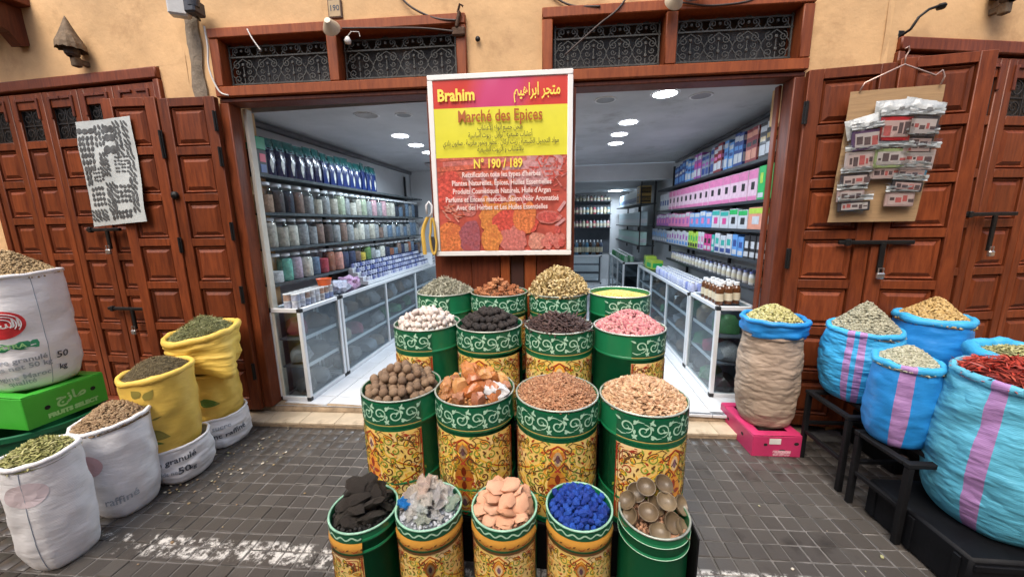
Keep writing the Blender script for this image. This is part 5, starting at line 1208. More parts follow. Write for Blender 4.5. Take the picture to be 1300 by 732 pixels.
for z, c, n_ in ((.135, (.62, .05, .10), 'pink'), (.05, (.10, .16, .36), 'blue')): MB().box((.056, .005, z), (.003, .06, .065)).build('colour_square', pm('square_' + n_, c, .4, bump=0), t); MB().box((.01, -.0512, z), (.06, .003, .06)).build('colour_square', MATS['square_' + n_], t)
# jars
M_jar = glassmat('jar_glass', (.90, .94, .95), .06); M_lid = pm('pale_jar_lid', (.62, .66, .68), .4, .0, var=.1, bump=0)
def jar(r, h):
    g = MB(); g.lathe([(.001, 0), (r * .94, 0), (r, .008), (r, h * .70), (r * .93, h * .79), (r * .72, h * .86), (r * .70, h * .92)], 20); gm = g.mesh('jar_glass', M_jar, 50)
    l = MB(); l.lathe([(r * .78, h * .90), (r * .80, h * .905), (r * .80, h * .985), (r * .76, h), (.001, h)], 20); return gm, l.mesh('jar_lid', M_lid, 40)
JM = {}
def jcont(r, h, fill, mat):
    key = (r, h, round(fill, 1), mat.name)
    if key not in JM:
        rr = r * .955; c = MB(); c.lathe([(.001, .005), (rr * .94, .005), (rr, .012), (rr, h * min(fill, .70)), (rr * (.9 if fill > .7 else .98), h * fill), (.001, h * (fill + .01))], 18); JM[key] = c.mesh('jar_content', mat, 50)
    return JM[key]
JG = {}
def put_jar(x, y, z, r, h, fill, cname, col, row, vmat=None):
    if (r, h) not in JG: JG[(r, h)] = jar(r, h)
    col = tuple(min(.8, c * 1.25 + .03) for c in col); m = pm('spice_' + cname.replace(' ', '_'), col, .75, var=.35, vs_=40, bump=.5, bs=90)
    an = 'an' if cname[0] in 'aeiou' else 'a'
    t = thing('spice_jar', (x, y, z), random.uniform(0, 6), f'glass jar of {cname} spice with pale lid on the {row} jar shelf', 'jar', f'jars of {cname} spice on the {row} jar shelf')
    link('jar_glass', JG[(r, h)][0], t); link('jar_lid', JG[(r, h)][1], t); link('jar_content', jcont(r, h, fill, m), t)
CC = {'tan': (.40, .25, .16), 'dark brown': (.07, .05, .045), 'blackish': (.018, .022, .04), 'brown': (.20, .12, .09), 'grey': (.26, .26, .26), 'beige': (.42, .38, .31), 'pale green': (.36, .40, .28), 'cream': (.56, .52, .44), 'pink': (.52, .30, .33), 'white': (.72, .75, .75), 'mint green': (.15, .42, .32), 'lilac': (.46, .36, .42), 'red': (.45, .04, .06), 'salmon': (.56, .26, .20), 'navy': (.02, .03, .08), 'rust': (.30, .10, .05), 'yellow': (.60, .44, .05), 'leaf green': (.10, .20, .05), 'slate blue': (.12, .18, .26)}
rowA = 'tan,dark brown,blackish,brown,grey,beige,grey,beige,pale green,grey,cream,beige,pale green,grey,pink,grey,pink,beige,cream,blackish,slate blue,dark brown,slate blue,grey,slate blue,blackish'.split(',')
rowB = 'beige,beige,cream,grey,grey,brown,dark brown,grey,brown,grey,beige,cream,grey,beige,grey,brown,grey,slate blue,grey,slate blue,grey,slate blue,grey,slate blue,slate blue,grey'.split(',')
rowC = 'white,mint green,lilac,cream,slate blue,red,rust,salmon,navy,navy,brown,yellow,leaf green,grey,white,cream,navy,rust,slate blue,brown,navy,grey,rust,slate blue,navy,brown'.split(',')
for zr, row, nm in ((LZ[1], rowA, 'upper'), (LZ[2], rowB, 'middle'), (LZ[3], rowC, 'lower')):
    y = 2.895
    for i, c in enumerate(row):
        r, h = ((.074, .26) if i == 0 else (.065, .255) if i < 6 else (.064, .25))
        if i: y += .134 if i < 8 else .130
        put_jar(-2.53 + random.uniform(-.012, .012), y, zr, r, h, random.choice([.6, .7, .76, .8, .84]) if not (nm == 'lower' and i == 0) else .4, c, CC[c], nm)
# counter goods at the left
M_tin = pm('tin_label', (.22, .28, .42), .35, bump=0, var=.5, vs_=30, pal=[(.16, .22, .40), (.55, .57, .60), (.30, .22, .18), (.48, .30, .22)], orand=True)
def smallcan(r, h, mat, lid):
    t = thing('small_tin', (0, 0, 0), 0, 'x', 'tin'); MB().lathe([(.001, 0), (r, 0), (r, h * .88)], 14).build('tin_body', mat, t, 40); MB().lathe([(r * 1.03, h * .86), (r * 1.03, h), (.001, h)], 14).build('tin_lid', lid, t, 40); return t
sc1 = smallcan(.032, .058, M_tin, M_lid); used = False
for L in range(2):
    for i in range(8):
        for j in range(2):
            o = dup(sc1) if used else sc1; used = True; o.location = (-2.24 - j * .075, 2.76 + i * .066, .937 + L * .060); o.rotation_euler = (0, 0, random.uniform(0, 6)); o['label'] = 'small labelled tin stacked on the near left display case'; o['group'] = 'small tins on the near left case'
t = thing('orange_tub', (-2.27, 3.20, .997 + .06), 0, 'open orange plastic tub on the stacked tins of the left counter', 'tub'); MB().lathe([(.001, 0), (.055, 0), (.068, .06), (.072, .062), (.066, .058), (.05, .008), (.001, .008)], 20).build('tub_body', pm('orange_plastic', (.70, .12, .025), .4, bump=0), t, 40)
def vial(mat, cap, r=.017, h=.062):
    t = thing('small_bottle', (0, 0, 0), 0, 'x', 'bottle'); MB().lathe([(.001, 0), (r, 0), (r, h * .62), (r * .5, h * .72), (r * .5, h * .75)], 10).build('bottle_body', mat, t, 40); MB().lathe([(r * .62, h * .74), (r * .62, h), (.001, h)], 10).build('bottle_cap', cap, t, 40); return t
M_bw = pm('blue_white_label', (.50, .54, .66), .35, bump=0, pal=[(.55, .58, .68), (.08, .11, .30), (.62, .64, .70)], orand=True, var=.2); M_navcap = pm('navy_cap', (.02, .03, .09), .4, bump=0); M_wcap = pm('white_cap', (.66, .68, .70), .35, bump=0)
st_ = thing('stepped_rack', (-2.33, 4.95, .937), 0, 'white stepped rack of small bottles on the long left case', 'rack')
for k in range(4): MB().box((.09 - k * .06, 0, .02 + k * .025), (.058, 2.1, .04 + k * .05), .002).build('step', M_alu, st_)
vb = vial(M_bw, M_navcap, .021, .066); used = False
for k in range(4):
    for i in range(34):
        o = dup(vb) if used else vb; used = True; o.location = (-2.24 - k * .06, 3.95 + i * .060, .937 + .041 + k * .05 + .0005); o['label'] = 'tiny blue and white bottle on the stepped rack at left'; o['group'] = 'tiny bottles on the stepped rack'
for (x, y, k, sc_, lb) in ((-2.27, 3.42, 4, .10, 'crumpled whitish plastic bag on the long left case'), (-2.30, 3.66, 4, .11, 'crumpled white bag with purple stripes on the long left case')):
    o = link('plastic_bag', lump(k + 200 + int(y * 10), ICO3, (1, 1, .7), .5, 2.4), None, (x, y, .937 + .06)); o.data.materials.append(pm('blueish_film', (.50, .54, .68), .2, bump=.9, bs=18, coat=.5, pal=None) if y < 3.5 else pm('striped_film', (.45, .20, .42), .3, var=.6, vs_=14, bump=.8, bs=18, pal=None, dirt=((.66, .66, .72), 9, .48))); smoothen(o.data, 30); o.scale = (sc_,) * 3; tag(o, lb, 'plastic bag')
t = thing('white_carton', (-2.28, 6.02, .937), R(12), 'white and blue carton at the far end of the long left case', 'carton'); MB().box((0, 0, .10), (.20, .24, .2), .004).build('carton_body', M_bw if 0 else M_alu, t)
for z in (.05, .10, .15): MB().box((.101, 0, z), (.003, .22, .014)).build('stripe', M_navcap, t)

# ---- right wall shelves
RZ = [2.09, 1.765, 1.525, 1.275]
shelf(1.60, 1.84, 3.10, 6.45, RZ, 'black wall shelf of boxed cosmetics along the right wall', [3.12, 4.2, 5.3, 6.4], -1)
shelf(1.64, 1.84, 3.14, 5.9, [1.04], 'low black shelf of bottles behind the right display case', [3.3, 5.5], -1)
lw_ = tag(MB().box((1.853, 3.12, 1.9), (.012, .5, 1.9)).build('lime_wall_panel', pm('lime_paint', (.34, .58, .05), .5, var=.12)), kind='structure')
def box_item(name, d, mats3, label, cat, group, loc, rz=0., bands=(), cache={}):
    key = (name, d, tuple(m.name for m in mats3), bands)
    if key not in cache:
        body = MB().box((0, 0, d[2] / 2), d, .0025).mesh('box_body', mats3[0]); extra = []
        for (z0, z1, y0, y1, mi) in bands: extra.append(MB().box((-d[0] / 2 - .0006, (y0 + y1) / 2 * d[1], (z0 + z1) / 2 * d[2]), (.0012, (y1 - y0) * d[1], (z1 - z0) * d[2])).add([(-d[0] / 2 * .9, -d[1] / 2 - .0012, z0 * d[2]), (d[0] / 2 * .9, -d[1] / 2 - .0012, z0 * d[2]), (d[0] / 2 * .9, -d[1] / 2 - .0012, z1 * d[2]), (-d[0] / 2 * .9, -d[1] / 2 - .0012, z1 * d[2])], [(0, 1, 2, 3)]).mesh('box_print', mats3[mi]))
        cache[key] = (body, extra)
    b, ex = cache[key]; t = thing(name, loc, rz, label, cat, group); link('box_body', b, t)
    for e in ex: link('box_print', e, t)
    return t
def cm(n_, c, r=.4): return pm('carton_' + n_, c, r, bump=0, var=.15, vs_=18, coat=.15)
cW, cP, cH, cN, cR, cK, cG, cT, cB, cL, cGo, cV, cC = cm('white', (.48, .49, .52)), cm('pink', (.60, .17, .34)), cm('hot_pink', (.55, .05, .22)), cm('navy', (.03, .06, .22)), cm('maroon', (.22, .02, .025)), cm('black', (.02, .018, .02)), cm('green', (.02, .36, .09)), cm('teal', (.03, .32, .28)), cm('blue', (.10, .26, .56)), cm('lime', (.36, .52, .06)), cm('gold', (.36, .23, .06)), cm('violet', (.30, .08, .32)), cm('coral', (.60, .25, .17))
cS0 = cm('slate', (.22, .25, .32)); cPp = cm('pale_pink', (.62, .42, .50))
B1 = ((.12, .40, -.4, .4, 1), (.5, .62, -.35, .35, 2), (.75, .9, -.42, .42, 1))
y = 3.20; tops_ = [('black', cK, cW, cGo, 2), ('dark maroon', cR, cCo if 0 else cC, cK, 2), ('black', cN, cW, cB, 2), ('blue', cB, cW, cN, 2), ('brown', cR, cW, cP, 2), ('slate', cS0, cN, cV, 3), ('violet', cV, cW, cH, 2), ('blue', cB, cW, cN, 3), ('navy', cN, cB, cW, 4)]
for (n_, a, b, c, cnt) in tops_:
    for k in range(cnt):
        d = (.09, .098, random.choice([.29, .31]) if n_ in ('black', 'dark maroon') else random.choice([.25, .27, .29]))
        box_item('cosmetic_box', d, (a, b, c), f'tall {n_} cosmetic box on the top right shelf', 'box', f'tall {n_} boxes on the top right shelf', (1.665 + random.uniform(-.01, .01), y + .05, RZ[0]), random.uniform(-.06, .06), B1); y += .112 if n_ != 'navy' else .125
y = 3.175
for k in range(2): box_item('shampoo_box', (.11, .10, .27), (cG, cW, cL), 'bright green box on the second right shelf', 'box', 'bright green boxes on the second right shelf', (1.665, y, RZ[1]), 0, ((.08, .22, -.4, .4, 1), (.5, .8, -.2, .2, 2))); y += .105
y += .03
for k in range(15): box_item('soap_box', (.12, .160, .262), (cPp, cP, cK), 'pink and white patterned box on the second right shelf', 'box', 'pink and white boxes on the second right shelf', (1.67, y, RZ[1]), random.uniform(-.04, .04), ((.70, .98, -.47, .47, 1), (.02, .16, -.47, .47, 1), (.36, .60, -.22, .14, 2))); y += .168
for k in range(4): box_item('soap_box', (.10, .125, .25), (cW, cN, cB), 'pale grey box at the far end of the second right shelf', 'box', 'pale boxes at the far end of the second right shelf', (1.67, y, RZ[1]), 0, ((.3, .6, -.3, .3, 1),)); y += .13
y = 3.26
for (n_, a, b, c, w, cnt) in (('coral and lime', cC, cL, cW, .24, 1), ('white and green', cW, cG, cK, .17, 2), ('white and pink', cW, cT, cH, .19, 2), ('sky blue', cB, cW, cP, .16, 4), ('pink', cP, cW, cV, .14, 6), ('violet', cV, cW, cP, .13, 5)):
    for k in range(cnt): box_item('cream_box', (.12, w, random.choice([.17, .185])), (a, b, c), f'{n_} box on the third right shelf', 'box', f'{n_} boxes on the third right shelf', (1.67, y + w / 2 - .06, RZ[2]), 0, ((.72, .96, -.46, .46, 1), (.25, .6, -.25, .2, 2))); y += w + .012
y = 3.24
for (n_, a, b, c, w, cnt) in (('black and white', cK, cW, cW, .09, 3), ('blue', cB, cW, cN, .10, 2), ('white', cW, cN, cT, .12, 3), ('teal', cT, cW, cW, .07, 1), ('hot pink', cH, cW, cK, .09, 2), ('white and violet', cW, cV, cP, .08, 2), ('lime', cL, cK, cG, .07, 4), ('pale', cW, cB, cV, .105, 8), ('slate', cS0, cW, cB, .10, 8)):
    for k in range(cnt): box_item('beauty_box', (.10, w, random.choice([.18, .2])), (a, b, c), f'{n_} box on the fourth right shelf', 'box', f'{n_} boxes on the fourth right shelf', (1.67, y + w / 2 - .05, RZ[3]), 0, ((.08, .3, -.4, .4, 1), (.45, .75, -.3, .3, 2))); y += w + .014
# bottles
def bottle(name, r, h, bmat, cmat, lmat, cat, nk=.42):
    t = thing(name, (0, 0, 0), 0, 'x', cat); MB().lathe([(.001, 0), (r * .95, 0), (r, .004), (r, h * .70), (r * .8, h * .78), (r * nk, h * .84), (r * nk, h * .87)], 16).build('bottle_body', bmat, t, 50)
    MB().lathe([(r * nk * 1.25, h * .86), (r * nk * 1.25, h * .985), (r * nk * 1.1, h), (.001, h)], 14).build('bottle_cap', cmat, t, 40)
    if lmat: MB().lathe([(r + .0012, h * .18), (r + .0012, h * .52)], 16).build('bottle_label', lmat, t, True)
    return t
M_amb2 = pm('brown_oil', (.10, .038, .015), .12, bump=0, var=.2, coat=.6); M_crl = pm('cream_label', (.60, .54, .40), .5, bump=0)
bb = bottle('oil_bottle', .033, .185, M_amb2, M_wcap, M_crl, 'bottle', .5); used = False
for j in range(3):
    for i in range(5):
        if j == 2 and i > 2: continue
        o = dup(bb) if used else bb; used = True; o.location = (1.335 + j * .075 + random.uniform(-.006, .006), 3.20 + i * .080 + j * .03, .907); o.rotation_euler = (0, 0, random.uniform(-.5, .5)); o['label'] = 'brown oil bottle with white cap and cream label on the near right case'; o['group'] = 'brown oil bottles on the near right case'
M_blb = pm('blue_label_bottle', (.30, .36, .60), .3, bump=0, pal=[(.16, .20, .46), (.55, .57, .66), (.34, .38, .62)], orand=True, var=.2)
b2 = bottle('small_bottle', .026, .10, M_blb, M_wcap, None, 'bottle', .6); used = False
for j in range(3):
    for i in range(20):
        o = dup(b2) if used else b2; used = True; o.location = (1.345 + j * .07, 3.86 + i * .072, .893 if i > -1 else 0); o['label'] = 'small blue and white bottle on the long right case'; o['group'] = 'small bottles on the long right case'
b3 = bottle('lotion_bottle', .028, .115, pm('white_bottle', (.60, .60, .60), .35, bump=0, pal=[(.62, .62, .62), (.40, .36, .34), (.66, .66, .64)], orand=True), M_blb, M_crl, 'bottle', .7); used = False
for j in range(2):
    for i in range(22):
        o = dup(b3) if used else b3; used = True; o.location = (1.685 + j * .075, 3.42 + i * .11, 1.042); o['label'] = 'white lotion bottle with blue cap on the low right shelf'; o['group'] = 'white lotion bottles on the low right shelf'
b4 = bottle('dropper_bottle', .024, .16, pm('smoky_glass', (.035, .03, .03), .15, bump=0, coat=.5), M_wcap, M_crl, 'bottle', .45); b4.location = (1.72, 3.20, 1.042); b4['label'] = 'dark dropper bottle with white cap nearest the right bay'
b5 = dup(b4, (1.70, 3.32, 1.042), 0, 'dark dropper bottle with white cap beside the white lotion bottles')
o = box_item('yellow_pack', (.16, .30, .13), (cL, cG, cW), 'lime green pack at the far end of the long right case', 'pack', 'lime green packs on the long right case', (1.42, 5.75, .893), .1, ((.2, .7, -.3, .3, 1),)); box_item('yellow_pack', (.16, .26, .16), (cL, cG, cW), 'lime green pack at the far end of the long right case', 'pack', 'lime green packs on the long right case', (1.44, 6.1, .893), -.1, ((.2, .7, -.3, .3, 1),))
# ---- back room
shelf(1.40, 1.68, 6.85, 9.6, [1.92, 1.52, 1.17], 'black shelf of pale boxes in the back room', [6.9, 8.2, 9.5], -1)
cS = cm('silver_blue', (.36, .46, .50)); cM = cm('mint', (.40, .58, .54))
for (z, h, n_, a, b) in ((1.92, .26, 'grey blue', cS, cN), (1.52, .25, 'grey blue', cS, cW), (1.17, .24, 'mint', cM, cW)):
    y = 6.95
    if z > 1.9:
        for k in range(2): box_item('gift_box', (.2, .26, .15), (cGo, cK, cW), 'gold and black gift box on the back room top shelf', 'box', 'gold gift boxes in the back room', (1.50, 7.05, 1.92 + k * .155), 0, ((.15, .85, -.35, .35, 1), (.3, .7, -.2, .2, 0))) ; 
        y = 7.3
    while y < 9.4: box_item('tall_box', (.12, .10, h), (a, b, cW), f'{n_} tall box on the {dict(((1.92, "top"), (1.52, "middle"), (1.17, "bottom")))[z]} side shelf of the back room', 'box', f'{n_} boxes in the back room' + (' top' if z > 1.9 else ''), (1.49, y, z), 0, ((.2, .5, -.35, .35, 1),)); y += .125
bs_ = thing('wall_shelf', (.62, 9.68, 0), 0, 'dark shelf of bottles on the end wall of the back room', 'shelf')
for z in (2.12, 1.80, 1.46): MB().box((0, 0, z - .01), (1.3, .2, .018)).build('shelf_board', M_shelfd, bs_)
MB().box((0, .105, 1.5), (1.3, .01, 1.4)).build('shelf_back', M_caseback, bs_)
M_va = pm('assorted_bottle', (.3, .3, .3), .3, bump=0, pal=[(.55, .58, .58), (.10, .12, .13), (.40, .07, .10), (.62, .62, .60), (.12, .24, .30), (.48, .40, .22)], orand=True)
b6 = bottle('perfume_bottle', .036, .2, M_va, pm('dark_cap', (.03, .03, .035), .4, bump=0), M_crl, 'bottle', .45); used = False
for z in (2.12, 1.80, 1.46):
    for i in range(14):
        o = dup(b6) if used else b6; used = True; o.location = (.06 + i * .088, 9.64, z); o.scale = (1, 1, .7 if z > 2 else 1); o['label'] = 'assorted bottle on the end wall shelf of the back room'; o['group'] = 'bottles on the end wall shelf'
M_dkb = pm('dark_bottle', (.08, .03, .015), .2, bump=0, coat=.4, pal=[(.10, .04, .015), (.03, .02, .02), (.22, .10, .02), (.04, .16, .26), (.16, .03, .02)], orand=True)
b7 = bottle('syrup_bottle', .042, .36, M_dkb, M_wcap, M_crl, 'bottle', .3); used = False
for i in range(11):
    o = dup(b7) if used else b7; used = True; o.location = (.14 + i * .085, 9.2 + random.uniform(-.04, .04), .803); o['label'] = 'dark syrup bottle on the glass counter at the end of the back room'; o['group'] = 'dark bottles on the back counter'
M_grp = pm('green_pack', (.02, .20, .05), .3, bump=.3, var=.4, vs_=12, pal=[(.02, .22, .06), (.05, .30, .10), (.40, .44, .42)], orand=True)
b8 = bottle('soap_bottle', .04, .12, M_grp, M_wcap, None, 'bottle', .5); used = False
for i in range(16):
    for j in range(2): o = dup(b8) if used else b8; used = True; o.location = (1.22 + j * .1, 6.98 + i * .11, .863); o['label'] = 'green soap bottle on the back room side counter'; o['group'] = 'green bottles on the back room counter'
# ================================================================== SIGN AND WALL FITTINGS
sg = thing('shop_sign', fl(-.2695, -.11, 1.385), FA, 'white framed printed spice shop sign hung on the middle pillar', 'sign')
SW, SH = .985, 1.225
M_white = pm('white_paint', (.78, .77, .74), .45, var=.06, vs_=4, bump=.05)
for (c, d) in (((0, 0, .0175), (SW, .035, .035)), ((0, 0, SH - .0175), (SW, .035, .035)), ((-SW / 2 + .0175, 0, SH / 2), (.035, .035, SH - .072)), ((SW / 2 - .0175, 0, SH / 2), (.035, .035, SH - .072))):
    MB().box(c, d, .004).build('frame_bar', M_white, sg, 40)
MB().box((0, .03, SH / 2), (SW - .02, .012, SH - .02)).build('backing_board', W_DK, sg)
BW, BHt = SW - .07, SH - .07
def wr(x, z):
    """slack of the printed cloth"""
    u, v = x / BW + .5, z / BHt
    edge = min(1, min(u, 1 - u) * 8, min(v, 1 - v) * 8)
    f = .006 * math.sin((u - .5) * 15 + v * 3) * max(0, v - .6) * 2.2 + .007 * noise.noise(Vector((x * 4, 0, z * 3))) + .004 * math.sin(u * 40 + 2) * max(0, v - .82) * 4
    return -.010 - .6 * f * edge
def ban(x, z, off=0.): return (x, wr(x, z) - off, .035 + z)
def bpanel(mb, x0, x1, z0, z1, mi, off, nu=None, nv=None):
    nu = nu or max(2, int((x1 - x0) / .02)); nv = nv or max(2, int((z1 - z0) / .02))
    mb.grid(lambda a, b: ban(x0 + a * (x1 - x0), z0 + b * (z1 - z0), off), nu, nv, mi)
vin = dict(bump=0, var=.06, rough=.33, coat=.15)
V_red = pm('vinyl_red', (.60, .045, .03), **vin); V_mag = pm('vinyl_magenta', (.52, .06, .16), **vin); V_yel = pm('vinyl_yellow', (.72, .68, .05), **vin); V_ink = pm('vinyl_dark', (.06, .05, .03), **vin); V_brn = pm('vinyl_brown', (.40, .10, .02), **vin)
V_lem = pm('vinyl_lemon', (.86, .72, .10), **vin); V_wht = pm('vinyl_white', (.80, .68, .64), **vin)
zz = [0, BHt * .565, BHt * .845, BHt]
mb = MB(); bpanel(mb, -BW / 2, BW / 2, 0, zz[1], 0, 0); bpanel(mb, -BW / 2, BW / 2, zz[1], zz[2], 1, 0); bpanel(mb, -BW / 2, BW / 2, zz[2], BHt, 2, 0)
def header_mat():
    # red print that runs to magenta in the middle
    m = bpy.data.materials.new('vinyl_header'); m.use_nodes = True; nt = m.node_tree; b = nt.nodes['Principled BSDF']
    sp = nt.nodes.new('ShaderNodeSeparateXYZ'); nt.links.new(nt.nodes.new('ShaderNodeTexCoord').outputs['Object'], sp.inputs[0])
    d = mth(nt, 'ABSOLUTE', mth(nt, 'SUBTRACT', sp.outputs[0], mth(nt, 'MULTIPLY', mth(nt, 'SUBTRACT', sp.outputs[2], 1.1), .35)))
    c = ramp(nt, d, [(.10, (.56, .055, .17)), (.24, (.58, .045, .03))]); nt.links.new(c, b.inputs['Base Color']); b.inputs['Roughness'].default_value = .3; b.inputs['Coat Weight'].default_value = .15; return m
V_hdr = header_mat()
V_col = pm('vinyl_collage', (.44, .085, .06), .33, bump=0, var=.35, vs_=9, pal=None, coat=.15)
ban_o = mb.build('printed_cloth', [V_col, V_yel, V_hdr], sg, True)
def shade(name, pts, mat, off):
    mb = MB(); n = len(pts); cx = sum(p[0] for p in pts) / n; cz = sum(p[1] for p in pts) / n; P = [(cx, cz)]
    ks = 5
    for k in range(1, ks + 1): P += [(cx + (x - cx) * k / ks, cz + (z - cz) * k / ks) for x, z in pts]
    f = [(0, 1 + i, 1 + (i + 1) % n) for i in range(n)] + [(1 + k * n + i, 1 + k * n + n + i, 1 + k * n + n + (i + 1) % n, 1 + k * n + (i + 1) % n) for k in range(ks - 1) for i in range(n)]
    return mb.add([ban(x, z, off) for x, z in P], f)
class Shapes:
    def __init__(s): s.mb = MB(); s.mats = []; s.n = 0
    def put(s, pts, mat, layer):
        if mat not in s.mats: s.mats.append(mat)
        t = shade('', pts, mat, .0018 + .00004 * s.n + .0002 * layer); s.n += 1; s.mb.add(t.v, t.f, s.mats.index(mat))
    def blob(s, cx, cz, rx, rz, mat, layer=0, n=36, amp=.25, seed=0):
        P = []
        for k in range(n):
            t = 2 * PI * k / n; a = 1 + amp * noise.noise(Vector((math.cos(t) * 1.6 + seed, math.sin(t) * 1.6, seed))) + amp * .35 * noise.noise(Vector((math.cos(t) * 7 + seed, math.sin(t) * 7, seed)))
            P.append((max(-BW / 2 + .002, min(BW / 2 - .002, cx + rx * a * math.cos(t))), max(.002, min(zz[1] - .002, cz + rz * a * math.sin(t)))))
        s.put(P, mat, layer)
    def bar(s, x0, z0, x1, z1, w, mat, layer=0, w2=None):
        dx, dz = x1 - x0, z1 - z0; l = math.hypot(dx, dz); nx, nz_ = -dz / l, dx / l; w2 = w2 or w; P = []
        for k in range(5): P.append((x0 + dx * k / 4 + nx * (w + (w2 - w) * k / 4) / 2, z0 + dz * k / 4 + nz_ * (w + (w2 - w) * k / 4) / 2))
        for k in range(4, -1, -1): P.append((x0 + dx * k / 4 - nx * (w + (w2 - w) * k / 4) / 2, z0 + dz * k / 4 - nz_ * (w + (w2 - w) * k / 4) / 2))
        P = [(max(-BW / 2 + .002, min(BW / 2 - .002, a)), max(.002, min(zz[1] - .002, b))) for a, b in P]; s.put(P, mat, layer)
def vm(n_, c, v=.3, sc_=55):
    c = tuple(.62 * x + .38 * y for x, y in zip(c, (.50, .12, .085)))
    return pm('vinyl_' + n_, c, .34, bump=0, var=min(.6, v * 1.7), vs_=sc_, coat=.12, dirt=(tuple(.6 * x + .4 * y for x, y in zip(c, (.40, .06, .04))), 22, .5))
q = Shapes(); H1 = zz[1]; w2 = BW / 2; rn = random.Random(5)
V_oran, V_pur, V_gold, V_rose, V_spoon, V_cin, V_chil, V_pow, V_stick, V_gry, V_nut = vm('orange', (.66, .22, .05), .4), vm('purple', (.20, .08, .13)), vm('gold', (.68, .30, .05), .3), vm('rose', (.55, .20, .18)), vm('spoon', (.62, .42, .44), .15), vm('bark', (.55, .13, .07), .3), vm('chilli', (.48, .08, .08), .35), vm('red_powder', (.58, .06, .045), .4), vm('stick', (.60, .32, .24), .3), vm('greyrose', (.52, .36, .38), .2), vm('nut', (.56, .20, .17), .25)
q.blob(.22, H1 * .88, .22, .12, V_gry, 0, amp=.2, seed=3)
for k in range(6): q.bar(-w2 + rn.uniform(-.02, .05), H1 * (.99 - k * .055), .16 + rn.uniform(-.06, .05), H1 * (1.0 - k * .05) + rn.uniform(-.01, .02), .032, (V_cin, V_rose, V_cin)[k % 3], 1)
q.blob(-w2 + .08, H1 * .64, .13, .13, V_pow, 2, seed=1); q.blob(-w2 + .20, H1 * .52, .10, .09, V_rose, 2, seed=6)
for k in range(45):
    x, z = w2 - .02 - rn.random() * .20, H1 * (.62 + rn.random() * .37); a = rn.uniform(0, PI); l = rn.uniform(.03, .07); q.bar(x, z, x + l * math.cos(a), z + l * math.sin(a), .013, (V_chil, V_rose, V_pow)[k % 3], 3, .005)
for k, x in enumerate((-.23, -.13, -.04, .06, .16)):
    q.blob(x, H1 * .80, .018, .03, V_spoon, 4, amp=.05); q.bar(x, H1 * .78, x + .012, H1 * .62, .014, V_spoon, 4, .016); q.blob(x + .016, H1 * .545, .033, .05, V_spoon, 4, amp=.05); q.blob(x + .016, H1 * .54, .024, .036, (V_pur, V_gold, V_pow, V_gold, V_chil)[k], 5, amp=.1, seed=k)
for k in range(26):
    x, z = -w2 + .02 + rn.random() * .2, H1 * (.34 + rn.random() * .18); a = rn.uniform(-1, .6); q.bar(x, z, x + .05 * math.cos(a), z + .05 * math.sin(a), .012, (V_stick, V_cin, V_stick)[k % 3], 5, .008)
q.blob(.0, H1 * .36, .17, .11, V_gold, 5, seed=8); q.blob(.10, H1 * .30, .16, .10, V_pow, 6, seed=9)
q.blob(-w2 + .08, H1 * .14, .12, .12, V_oran, 6, seed=2, amp=.35); q.blob(-.23, H1 * .15, .085, .115, V_pur, 7, seed=4, amp=.3); q.blob(-.08, H1 * .12, .075, .10, V_gold, 8, seed=5, amp=.3); q.blob(.08, H1 * .11, .10, .10, V_rose, 7, seed=7, amp=.3)
q.blob(.17, H1 * .36, .08, .11, V_oran, 8, amp=.4, seed=11); q.blob(.33, H1 * .36, .09, .045, V_rose, 8, amp=.2, seed=2); q.blob(.33, H1 * .36, .075, .036, V_chil, 9, amp=.3, seed=3); q.bar(.40, H1 * .42, w2 - .01, H1 * .52, .022, V_spoon, 8); q.bar(.38, H1 * .26, w2 - .01, H1 * .34, .02, V_spoon, 8)
q.blob(.25, H1 * .10, .07, .06, V_stick, 7, seed=13)
for k in range(14): q.blob(w2 - .03 - rn.random() * .13, H1 * (.03 + rn.random() * .20), .024, .030, (V_nut, V_chil, V_nut, V_rose)[k % 4], 9, amp=.1, seed=k)
tag(q.mb.build('printed_picture', q.mats, sg, True), kind='stuff')
def stext(body, size, x, z, mat, bold=0.0, xs=1.0, align='CENTER', nm='sign_lettering', wmax=None):
    v, f = text2d(body, size, bold, xs, align)
    if wmax:
        w = max(p[0] for p in v) - min(p[0] for p in v); k = wmax / w; v = [(a * k, b) for a, b in v]
    if align == 'LEFT': m0 = min(p[0] for p in v); v = [(a - m0, b) for a, b in v]
    if align == 'RIGHT': m0 = max(p[0] for p in v); v = [(a - m0, b) for a, b in v]
    return MB().add([ban(x + a, z + b, .0128) for a, b in v], f).build(nm, mat, sg)
stext('Brahim', .105, -w2 + .035, zz[2] + .045, V_lem, .0035, 1, 'LEFT', wmax=.255); stext(arabic('متجر ابراهيم'), .108, w2 - .05, zz[2] + .060, V_lem, .0015, 1, 'RIGHT', wmax=.31)
stext('Marché des Epices', .108, .0, zz[2] - .095, V_brn, .0018, 1, wmax=.575)
for k, (b_, w) in enumerate((('طحن جميع أنواع الأعشاب', .31), ('أعشاب طبيعية . توابل . زيوت أساسية', .44), ('مواد التجميل الطبيعية . زيت أركان . عطور وبخور مغربية . صابون بلدي', .80), ('بالأعشاب و الزيوت الطبيعية', .32))):
    stext(arabic(b_), .048, .0, zz[2] - .150 - k * .047, V_ink, .0004, 1, wmax=w)
stext('N° 190 / 189', .085, -.02, H1 - .075, V_lem, .0022, 1, wmax=.34)
